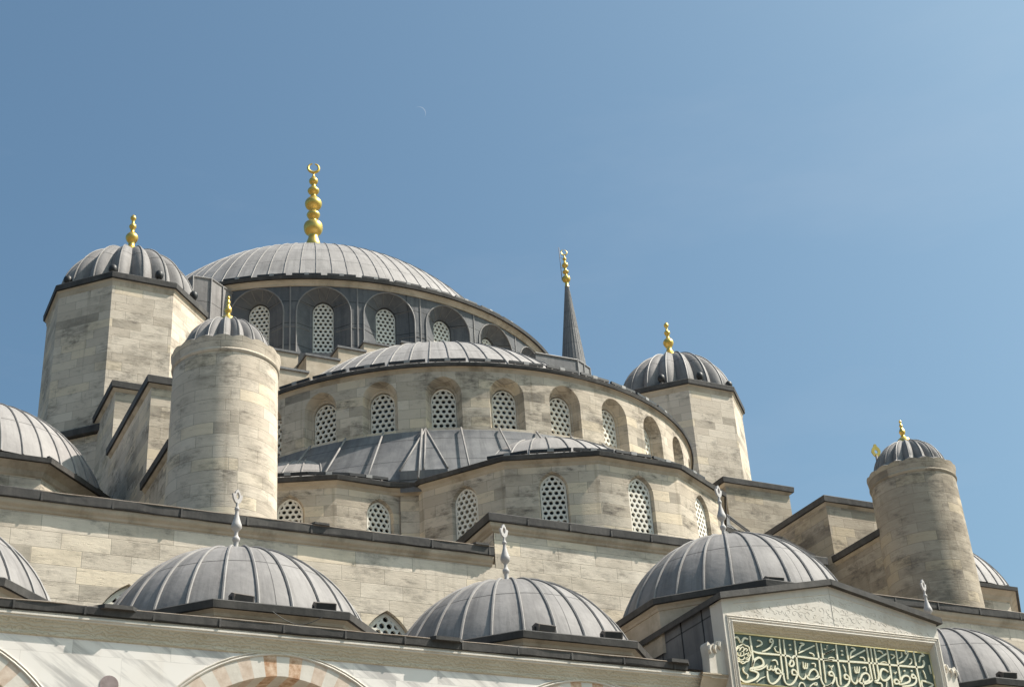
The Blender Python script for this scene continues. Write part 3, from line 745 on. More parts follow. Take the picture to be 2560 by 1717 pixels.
def spot(cx, az, label, r=2.80, z=-4.86):
    a = R_(az); x, y = cx+r*math.sin(a), -TB-r*math.cos(a)
    t = thing('spotlight', label, 'spotlight', (x, y, z), 'small round spotlights on the tower eaves')
    mb = MB(); mb.lathe([(0,z+.12),(.10,z+.13),(.15,z+.2),(.17,z+.3),(.15,z+.4),(.09,z+.47),(0,z+.49)], 12, x, y); mb.build('lamp_head', M['black'], t)
    mb = MB(); mb.box(x-.05, x+.05, y-.05, y+.05, z-.05, z+.15); mb.build('bracket', M['lamp_grey'], t)
for i, az in enumerate((-65, -24, 12, 52)): spot(-TA, az, f'small round black spotlight on the left tower eave, {ORD[i]} from the left')
for i, az in enumerate((-45, -9, 28)): spot(TA, az, f'small round black spotlight on the right tower eave, {ORD[i]} from the left')

# ------------------------------------------------------------------ stepped buttress walls
def buttress(label, blocks, mat='stone'):
    t = thing('stepped_buttress', label, 'buttress', (blocks[0][0], blocks[0][3], -21), 'stepped buttress walls running out from the octagonal towers')
    for i, (x0, x1, y0, y1, z) in enumerate(blocks):
        w = MB(); c = MB(); s2 = MB(); e = .004*i
        w.box(x0+e, x1-e, y0, y1, -21.1, z-.28)
        P = [(x0+e,y1),(x0+e,y0),(x1-e,y0),(x1-e,y1)]
        s2.sweep(P, [(0,z-.36),(.04,z-.33),(.10,z-.26)])
        c.sweep(P, [(.10,z-.26),(.16,z-.25),(.18,z-.03),(.15,z),(-.6,z+.05)]); c.face([(x0+.3,y0+.3,z+.03),(x1-.3,y0+.3,z+.03),(x1-.3,y1,z+.03),(x0+.3,y1,z+.03)])
        w.build('wall', M[mat], t); s2.build('cornice', M['stone_trim'], t); c.build('lead_coping', M['gutter'], t)
buttress('left stepped buttress wall climbing from the sunlit turret to the left octagonal tower', [(-14.0,-10.9,-19.75,-15,-10.87),(-14.0,-10.9,-25.2,-19.75,-13.42),(-14.0,-11.5,-28.2,-25.2,-17.0)])
buttress('right stepped buttress wall stepping down from the right octagonal tower to the dark turret', [(10.95,14.15,-19.75,-15,-10.9),(11.45,14.15,-25.2,-19.75,-13.95),(11.45,14.0,-28.2,-25.2,-16.35)], 'stone_stained_shade')

# ------------------------------------------------------------------ round turrets
TRA, TRB = 12.651, 28.669
def turret(sx, label, mat='stone_shaft'):
    cx, cy = sx*TRA, -TRB
    t = thing('round_turret', label, 'turret', (cx, cy, -21), 'cylindrical stone turrets on the hall corners')
    mb = MB(); mb.lathe([(1.545,-21.1),(1.53,-18),(1.50,-14.85)], 64, cx, cy); mb.build('shaft', M[mat], t)
    mb = MB(); n = 18
    mb.lathe([(1.50,-14.9),(1.535,-14.87),(1.55,-14.82),(1.52,-14.77),(1.53,-14.72),(1.555,-14.54),(1.58,-14.42),(1.40,-14.36)], 72, cx, cy,
             rf=lambda r, z, a: (r, z+(.07*(abs(math.cos(a*n/2))-.5) if z > -14.45 else 0))); mb.build('crown', M[mat], t)
    zc, rho = -14.42, 1.30; prof = [(1.54,-14.42),(1.46,-14.34)]+[(r, z) for r, z in dome_profile(zc, rho, -14.25, 14)]
    mb = MB(); mb.lathe(prof, n*10, cx, cy, rf=lambda r, z, a: (r*(1-.13*(1-abs(math.cos(a*n/2)))*min(1, r/.5)), z+(.05*(abs(math.cos(a*n/2))-.5) if z < -14.3 else 0)))
    sh = mb.build('ribbed_cap', M['lead'], t, sharp=80); sub(sh, t); rb = MB()
    for k in range(n):
        a = 2*math.pi*k/n; rb.tube([(cx+(r+.006)*math.sin(a), cy-(r+.006)*math.cos(a), z+.008) for r, z in prof[1:-2]], .02, 5)
    rb.build('seam_ribs', M['rib'], sh)
    f = catmull([(.27,-13.2),(.25,-13.08),(.22,-12.99),(.12,-12.9),(.07,-12.83),(.085,-12.77),(.115,-12.68),(.085,-12.58),(.05,-12.52),(.05,-12.48),(.065,-12.42),(.04,-12.36),(.03,-12.31),(.05,-12.26),(.03,-12.21),(0,-12.17)], 3)
    finial(t, cx, cy, f, M['gold'], 16); return t
turret(-1, 'sunlit round stone turret with scalloped lead cap standing before the left octagonal tower')
turret(1, 'darker round stone turret with scalloped lead cap alone against the sky at right', 'stone_stained_shade')

# ------------------------------------------------------------------ corner domes
def corner_dome(sx, label):
    cx, cy = sx*18.5, -21.0
    t = thing('corner_dome', label, 'dome', (cx, cy, -21), 'lead domes at the hall corners')
    dome_shell(t, cx, cy, -17.75, 4.28, -16.5, 40, .032, seg=80, mat='lead_pale')
    P = ngon(cx, cy, 3.78); mb = MB(); mb.sweep(P+[P[0]], [(0,-21.1),(0,-17.05)]); mb.build('wall', M['stone'], t)
    mb = MB(); mb.sweep(P, [(0,-17.1),(.05,-17.06),(.10,-16.92),(.24,-16.80),(.30,-16.74)], closed=True); mb.build('cornice', M['stone_trim'], t)
    mb = MB(); mb.sweep(P, [(.30,-16.74),(.40,-16.74),(.42,-16.60),(.38,-16.58),(-.2,-16.52)], closed=True); mb.face([(x, y, -16.56) for x, y in ngon(cx, cy, 3.7)]); mb.build('gutter', M['gutter'], t)
corner_dome(-1, 'smooth grey ribbed dome cut off by the left photo edge above the gutter')
corner_dome(1, 'grey ribbed dome peeping out behind the dark turret at far right')
for i, (x, y, a) in enumerate(((-17.75,-24.72,0),(-16.35,-24.35,45),(-15.25,-23.25,45))): light_bar((x, y, -16.58), R_(a), f'black light bar on the left corner dome edge, {ORD[i]} from the left')
for i, (x, y) in enumerate(((19.3,-24.75),(20.6,-24.3))): light_bar((x, y, -16.58), R_((0,45)[i]), f'black light bar on the far right corner dome edge, {ORD[i]} from the left')

# ------------------------------------------------------------------ portico: wall band, arches, cornice
PY = -38.0; BAY = 7.02; X1 = -6.84
po = thing('portico', 'white marble arcade with striped arches and a carved cornice across the foreground', 'portico', (0, PY, -ZO))
mpp = lambda u, v, d: (u, PY-d, v); 
AW, AH = 2.62, 2.78                 # intrados half width and rise
AXS = [X1-BAY*3, X1-BAY*2, X1-BAY, X1, -X1, -X1+BAY]
def arch_pts(cx, w, apex, h, m=36):
    f = arch_fn(w, h); sp = apex-h
    return [(cx-w*math.cos(math.pi*k/m), sp+f(-w*math.cos(math.pi*k/m))) for k in range(m+1)]
for xs in ((-31.5, -3.3), (3.3, 17.4)):
    ops = [(x, 3.10, -31.0, -26.26, 3.2) for x in AXS if xs[0] < x < xs[1]]; wall = MB()
    panel(wall, mpp, xs[0], xs[1], -30.6, -26.1, ops, du=2, m=36); wall.build('spandrel_wall', M['marble'], po)
for x in AXS:
    vo = MB(); arch = MB()
    o = arch_pts(x, 3.10, -26.26, 3.2); i_ = arch_pts(x, AW, -26.70, 2.72); L = 0; n = len(o)
    # voussoirs along equal steps of the extrados
    acc = [0]
    for k in range(1, n): acc.append(acc[-1]+math.dist(o[k], o[k-1]))
    def at(P, s):
        s *= acc[-1]
        for k in range(1, n):
            if acc[k] >= s-1e-9:
                tt = (s-acc[k-1])/((acc[k]-acc[k-1]) or 1); return (P[k-1][0]+(P[k][0]-P[k-1][0])*tt, P[k-1][1]+(P[k][1]-P[k-1][1])*tt)
    NV = 35
    for k in range(NV):
        mid = k-(NV-1)//2
        mi = 0 if mid % 2 == 0 else (1 if abs(mid) in (1, 11) else 2)
        for h2 in range(3):
            a, b = (k+h2/3)/NV, (k+(h2+1)/3)/NV
            p = [at(o, a), at(o, b), at(i_, b), at(i_, a)]
            vo.face([(q[0], PY-.004, q[1]) for q in p], mi=mi)
            vo.face([(p[3][0],PY-.004,p[3][1]),(p[2][0],PY-.004,p[2][1]),(p[2][0],PY+.95,p[2][1]),(p[3][0],PY+.95,p[3][1])], mi=mi)
    for rr, dd, wd in ((3.11, .05, .026), (3.165, .035, .02)):
        pts = arch_pts(x, rr, -26.26+(rr-3.1)*1.05, 3.2+(rr-3.1)); arch.tube([(q[0], PY-.01, q[1]) for q in pts], wd, 6)
    ao = vo.build('arch', [M['portal_marble'], M['red'], M['pink']], po); sub(ao, po); arch.build('archivolt', M['portal_marble'], ao)
mb = MB()
for x in (X1-BAY*2.5, X1-BAY*1.5, X1-BAY*.5): 
    ro = MB(); 
    ring = [(x+.06+.18*math.cos(2*math.pi*k/24), -27.14+.18*math.sin(2*math.pi*k/24)) for k in range(24)]
    ro.extrude_xz(ring, PY-.012, PY+.02); ro.build('roundel', M['porphyry'], po)
for xs in ((-31.5, -3.36), (3.36, 17.4)):
    mb = MB(); cb = MB()
    mb.sweep([(xs[0],PY),(xs[1],PY)], [(0,-26.30),(.03,-26.28),(.03,-26.2),(.11,-26.0)])
    cb.sweep([(xs[0],PY),(xs[1],PY)], [(.11,-26.0),(.14,-25.99),(.14,-25.955),(.165,-25.95),(.165,-25.915),(.12,-25.90),(.12,-25.86)])
    mb.build('carved_frieze', M['frieze'], po); cb.build('cornice', M['portal_marble'], po)
for xs in ((-31.5, -4.25), (4.1, 17.4)):
    gu = MB()
    gu.sweep(straight(xs[0], xs[1], PY), [(.12,-25.86),(.185,-25.85),(.20,-25.70),(.185,-25.675),(-.5,-25.66)]); sag(gu, 0, .012)
    k = xs[0]+.3
    while k < xs[1]: gu.box(k-.02, k+.02, PY-.207, PY-.15, -25.86, -25.69); k += 1.33
    go_ = gu.build('gutter', M['gutter'], po); sub(go_, po); lp = MB(); lp.tube([(x, y-.19, -25.685+rng.uniform(-.007,.007)) for x, y in straight(xs[0], xs[1], PY)], .016, 5); lp.build('lip', M['lip'], go_)
mb = MB(); mb.face([(-31.5,PY+.2,-25.68),(-3.3,PY+.2,-25.68),(-3.3,YW,-25.62),(-31.5,YW,-25.62)]); mb.face([(3.3,PY+.2,-25.68),(17.4,PY+.2,-25.68),(17.4,YW,-25.62),(3.3,YW,-25.62)]); mb.build('roof', M['lead_dark'], po)
mb = MB(); mb.box(-31.5, 17.4, PY+.96, YW-.01, -26.5, -26.4); mb.build('vault', M['plaster'], po)
mb = MB(); mb.box(-31.5, 17.4, PY+.002, PY+.94, -30.6, -30.2); 
mb.build('impost_beam', M['marble'], po)
for x in [a-BAY/2 for a in AXS[:4]]+[3.45, 10.4, 17.2]+[-3.45]:
    mb = MB(); mb.lathe([(.62,-ZO),(.62,-ZO+.3),(.45,-ZO+.5),(.43,-31.4),(.5,-31.3),(.72,-30.6),(0,-30.6)], 24, x, PY+.47); mb.build('column', M['marble'], po)
for x, w in ((-17.28, .46), (-10.3, .46), (-4.5, .36)):
    mb = MB(); mb.prism([(x-w,PY-.1),(x-w*.6,PY-.29),(x+w*.6,PY-.29),(x+w,PY-.1)], -25.72, -25.64); mb.build('spout', M['gutter'], po)

# ------------------------------------------------------------------ portico domes
PG = -34.394
def leaf_finial(t, cx, cy, z0):
    # white turned finial with a pierced tulip at the top
    f = catmull([(r_*.86, z_) for r_, z_ in [(.20,z0-.05),(.14,z0+.08),(.075,z0+.22),(.065,z0+.38),(.10,z0+.44),(.10,z0+.5),(.055,z0+.56),(.055,z0+.66),(.13,z0+.74),(.145,z0+.82),(.11,z0+.92),(.06,z0+1.08),(.05,z0+1.18),(.07,z0+1.22),(.065,z0+1.26),(.04,z0+1.3),(.035,z0+1.42),(0,z0+1.45)]], 3)
    fo = finial(t, cx, cy, f, M['finial_stone'], 14); z = z0+1.38
    mb = MB(); out = [(0,0),(.07,.02),(.12,.12),(.15,.25),(.08,.23),(.06,.30),(0,.37),(-.06,.30),(-.08,.23),(-.15,.25),(-.12,.12),(-.07,.02)]
    ih = [(0,.10),(.035,.13),(.05,.19),(.035,.25),(0,.29),(-.035,.25),(-.05,.19),(-.035,.13)]
    ca, sa = math.cos(R_(20)), math.sin(R_(20)); P = lambda q, d: (cx+q[0]*ca-d*sa, cy+q[0]*sa+d*ca, z+q[1])
    m_ = 24; c = (0, .19); rin = []; ro = []
    for k in range(m_):
        a = 2*math.pi*k/m_; ro.append(ray_hit(out, c, a)); rin.append(ray_hit(ih, c, a))
    for k in range(m_):
        for d in (-.025, .025): mb.face([P(ro[k-1],d), P(ro[k],d), P(rin[k],d), P(rin[k-1],d)])
        mb.face([P(ro[k-1],-.025), P(ro[k],-.025), P(ro[k],.025), P(ro[k-1],.025)]); mb.face([P(rin[k-1],-.025), P(rin[k],-.025), P(rin[k],.025), P(rin[k-1],.025)])
    mb.build('tulip', M['finial_stone'], fo)
def portico_dome(cx, zc, rho, z0, inr, label, zb, group):
    t = thing('portico_dome', label, 'dome', (cx, PG, zb), group)
    dome_shell(t, cx, PG, zc, rho, z0, 26, .035, seg=104)
    P = ngon(cx, PG, inr); mb = MB(); mb.sweep(P+[P[0]], [(0,zb),(0,z0-.32)]); mb.sweep(P, [(0,z0-.32),(.03,z0-.31),(.05,z0-.25),(.13,z0-.19)], closed=True); mb.build('octagonal_base', M['stone_trim'], t)
    mb = MB(); mb.sweep(P, [(.13,z0-.19),(.20,z0-.19),(.225,z0-.04),(.20,z0-.015),(-.2,z0+.0)], closed=True); mb.face([(x, y, z0-.005) for x, y in ngon(cx, PG, inr-.2)]); mb.build('eave', M['gutter'], t)
    leaf_finial(t, cx, PG, zc+rho-.05); return t
GP = 'ribbed lead domes along the portico roof'
d1 = portico_dome(X1-BAY, -26.0, 3.23, -25.16, 3.33, 'large ribbed portico dome at lower left with a white tulip finial before the long wall', -25.75, GP)
copy_tree(d1, (BAY, 0, 0), label='ribbed portico dome at bottom centre with two floodlights, left of the portal')
copy_tree(d1, (-BAY, 0, 0), label='ribbed portico dome cut off by the lower left photo edge')
copy_tree(d1, (BAY-2*X1, 0, 0), label='ribbed portico dome at lower right, partly hidden by the green inscription portal')
portico_dome(0, -23.95, 3.23, -23.2, 3.28, 'raised ribbed dome right behind the gabled portal with the green inscription', -24.6, None)

def floodlight(x, y, z, az, label):
    t = thing('floodlight', label, 'floodlight', (x, y, z), 'rectangular black floodlights on the portico dome eaves')
    t.rotation_euler = (0, 0, R_(az)); g0 = (x, y, z)
    mb = MB()
    P = lambda a, b, c: (x+a, y+b, z+c)
    def bx(m, x0, x1, y0, y1, z0, z1): m.box(x+x0, x+x1, y+y0, y+y1, z+z0, z+z1)
    prof = [(-.12,.06),(-.16,.20),(-.02,.27),(.14,.24),(.14,.10)]
    for s in (-.23, .23): mb.face([P(s, b, c) for b, c in prof])
    for i in range(5):
        (b0, c0), (b1, c1) = prof[i-1], prof[i]; mb.face([P(-.23,b0,c0), P(.23,b0,c0), P(.23,b1,c1), P(-.23,b1,c1)])
    mb.build('housing', M['lamp_grey'], t)
    mb = MB(); mb.face([P(-.2,-.128,.07), P(.2,-.128,.07), P(.2,-.164,.19), P(-.2,-.164,.19)]); mb.build('lens', M['black'], t)
    mb = MB(); bx(mb, -.26, -.235, -.03, .03, 0, .18); bx(mb, .235, .26, -.03, .03, 0, .18); bx(mb, -.26, .26, -.03, .03, -.02, .01); mb.build('yoke', M['black'], t)
for a in ((-14.63,-37.55,-25.15,8,'black floodlight left of centre on the eave of the lower left portico dome'),
          (-12.82,-37.55,-25.15,-5,'black floodlight near the right end of the lower left portico dome eave'),
          (-7.6,-37.6,-25.15,5,'black floodlight on the left half of the bottom centre dome eave'),
          (-5.85,-37.6,-25.15,-8,'black floodlight at the right end of the bottom centre dome eave'),
          (-.85,-37.4,-23.2,-6,'brownish floodlight on the raised portal dome eave above the gable'),
          (1.3,-37.45,-23.2,10,'pale topped floodlight peeping over the right slope of the portal gable'),
          (6.1,-37.6,-25.15,-6,'black floodlight on the lower right portico dome eave')): floodlight(*a)
mb = MB(); pts = []
for i in range(15):
    s = i/14; pts.append((-14.15+1.1*s, PY-.16, -25.42-.22*math.sin(math.pi*s)))
mb.tube(pts, .008, 5); single(mb, 'cable', M['black'], 'thin black cable sagging between two floodlights on the lower left dome base', 'cable', (-13.6, PY, -25.5))

# ------------------------------------------------------------------ portal
pt = thing('portal', 'pale gabled marble portal with carved pediment framing the green inscription', 'portal', (0, -38.43, -ZO))
YF = -38.43; HW = 3.25
mb = MB()                                            # front slab with the opening for the panel
xo0, xo1, zt, zb2 = -3.0, 3.04, -24.67, -27.0
mb.face([(-HW,YF,-24.13),(-HW,YF,zt+.0),(HW,YF,zt),(HW,YF,-24.13),(0,YF,-23.46)]) 
pe = mb; ped = pe.build('pediment', M['portal_marble'], pt); sub(ped, pt)
mb = MB()                                            # shallow scrolled relief
def relief(pts, r=.011): mb.tube([(x, YF+.002, z) for x, z in pts], r, 4)
top_at = lambda x: -23.52-abs(x)*.2065
crng = random.Random(3)
x = -2.95
while x < 2.95:
    hi = top_at(x)-.20; lo = -24.50; z = lo
    while z < hi:
        r0 = crng.uniform(.05, .11); a0 = crng.uniform(0, 6.28); d = crng.choice((-1, 1)); cx_, cz_ = x+crng.uniform(-.05,.05), z+crng.uniform(-.03,.03)
        relief([(cx_+r0*(1-.075*k)*math.cos(a0+d*.55*k), cz_+r0*(1-.075*k)*math.sin(a0+d*.55*k)) for k in range(11)], .007)
        relief([(cx_+r0*math.cos(a0), cz_+r0*math.sin(a0)), (cx_+r0*1.3*math.cos(a0-d*.5), cz_+r0*1.3*math.sin(a0-d*.5)), (cx_+.18, cz_+crng.uniform(-.1,.1))], .006)
        z += .21
    x += .2
relief([(-3.1,-24.56),(3.12,-24.56)], .012)
mb.build('carved_relief', M['portal_marble'], ped)
mb = MB()
yi = -38.25; xi0, xi1, zi = -2.94, 2.985, -24.86
for s, xo, xi in ((-1, xo0, xi0), (1, xo1, xi1)):
    mb = MB(); mb.face([(s*HW,YF,-30),(xo,YF,-30),(xo,YF,zt),(s*HW,YF,zt)]); mb.face([(xo,YF,zt),(xo,YF,-30),(xi,yi,-30),(xi,yi,zi)])
    mb.face([(s*HW,YF,-30),(s*HW,YF+.5,-30),(s*HW,YF+.5,-24.13),(s*HW,YF,-24.13)]); mb.build('jamb', M['portal_marble'], pt)
mb = MB(); mb.box(xi0-.06, xi1+.06, yi-.01, yi+.3, -27.6, -26.10); mb.build('lintel', M['portal_marble'], pt)
mb = MB(); mb.face([(xo0,YF,zt),(xo1,YF,zt),(xi1,yi,zi),(xi0,yi,zi)]); mb.build('carved_soffit', M['frieze'], pt)
mb = MB()                                            # mouldings round the opening
for e, r in ((.0, .022), (.075, .018), (.125, .022)):
    mb.tube([(xo0-.03-e,YF-.005,-29),(xo0-.03-e,YF-.005,zt+.03+e),(xo1+.03+e,YF-.005,zt+.03+e),(xo1+.03+e,YF-.005,-29)], r, 6, smooth=False)
mb.tube([(-2.9,YF-.004,-24.2),(0,YF-.004,-23.66),(2.9,YF-.004,-24.2)], .01, 4); mb.tube([(0,YF-.004,-23.5),(0,YF-.004,-24.5)], .006, 4)
mb.build('moulding', M['portal_marble'], pt)
mb = MB()                                            # lead gable edge
for s in (-1, 1):
    for (o0, o1, y0, y1) in ((.0, .16, YF-.14, -34.6),):
        a, b = (s*(HW+.1), -24.13-.02), (0, -23.46)
        mb.face([(a[0],y0,a[1]),(b[0],y0,b[1]),(b[0],y0,b[1]+.15),(a[0],y0,a[1]+.15)])
        mb.face([(a[0],y0,a[1]+.15),(b[0],y0,b[1]+.15),(b[0],y1,b[1]+.15),(a[0],y1,a[1]+.15)])
        mb.face([(a[0],y0,a[1]),(b[0],y0,b[1]),(b[0],YF+.02,b[1]),(a[0],YF+.02,a[1])])
        mb.face([(a[0],y0,a[1]),(a[0],y0,a[1]+.15),(a[0],y1,a[1]+.15),(a[0],y1,a[1])])
mb.build('gable_edge', M['gutter'], pt)
for s in (-1, 1):                                    # lead-clad flanks
    mb = MB(); rb = MB(); x = s*(HW-.02); mb.face([(x,YF+.5,-25.7),(x,YW,-25.7),(x,YW,-24.05),(x,YF+.5,-24.05)]); mb.face([(x,YF+.5,-24.05),(x,YW,-24.05),(0,YW,-24.05),(0,YF+.5,-24.05)])
    for k in range(7): y = YF+.9+k*.95; rb.tube([(x+s*.005,y,-25.6),(x+s*.005,y,-24.08)], .02, 4)
    fl = mb.build('lead_flank', M['lead_dark'], pt); sub(fl, pt); rb.build('seam_ribs', M['gutter'], fl)
for s in (-1, 1):
    mb = MB(); x0 = s*HW
    ol = [(0,-25.08),(.10,-25.14),(.14,-25.11),(.2,-25.13),(.22,-25.22),(.30,-25.20),(.36,-25.24),(.44,-25.16),(.47,-25.22),(.45,-25.5),(.47,-25.9),(.45,-26.02),(0,-26.02)]
    mb.extrude_xz([(x0+s*a, b) for a, b in ol], YF+.12, YF+.42)
    for (a, b) in ((.14,-25.16),(.28,-25.25),(.42,-25.27)): mb.tube([(x0+s*a,YF+.10,b),(x0+s*(a+.03),YF+.08,b-.10),(x0+s*(a-.02),YF+.10,b-.18)], [.05,.035,.015], 6)
    mb.build('scrolled_crest', M['portal_marble'], pt)
for s in (-1, 1):
    mb = MB(); a, b = sorted((s*(HW+.0), s*3.95)); mb.sweep([(a,YF+.3),(b,YF+.3)], [(0,-26.32),(.03,-26.3),(.035,-26.2),(.15,-26.02),(.19,-26.0),(.19,-25.96),(.215,-25.95),(.215,-25.92),(0,-25.90)])
    mb.build('cornice', M['stone_trim'], pt)
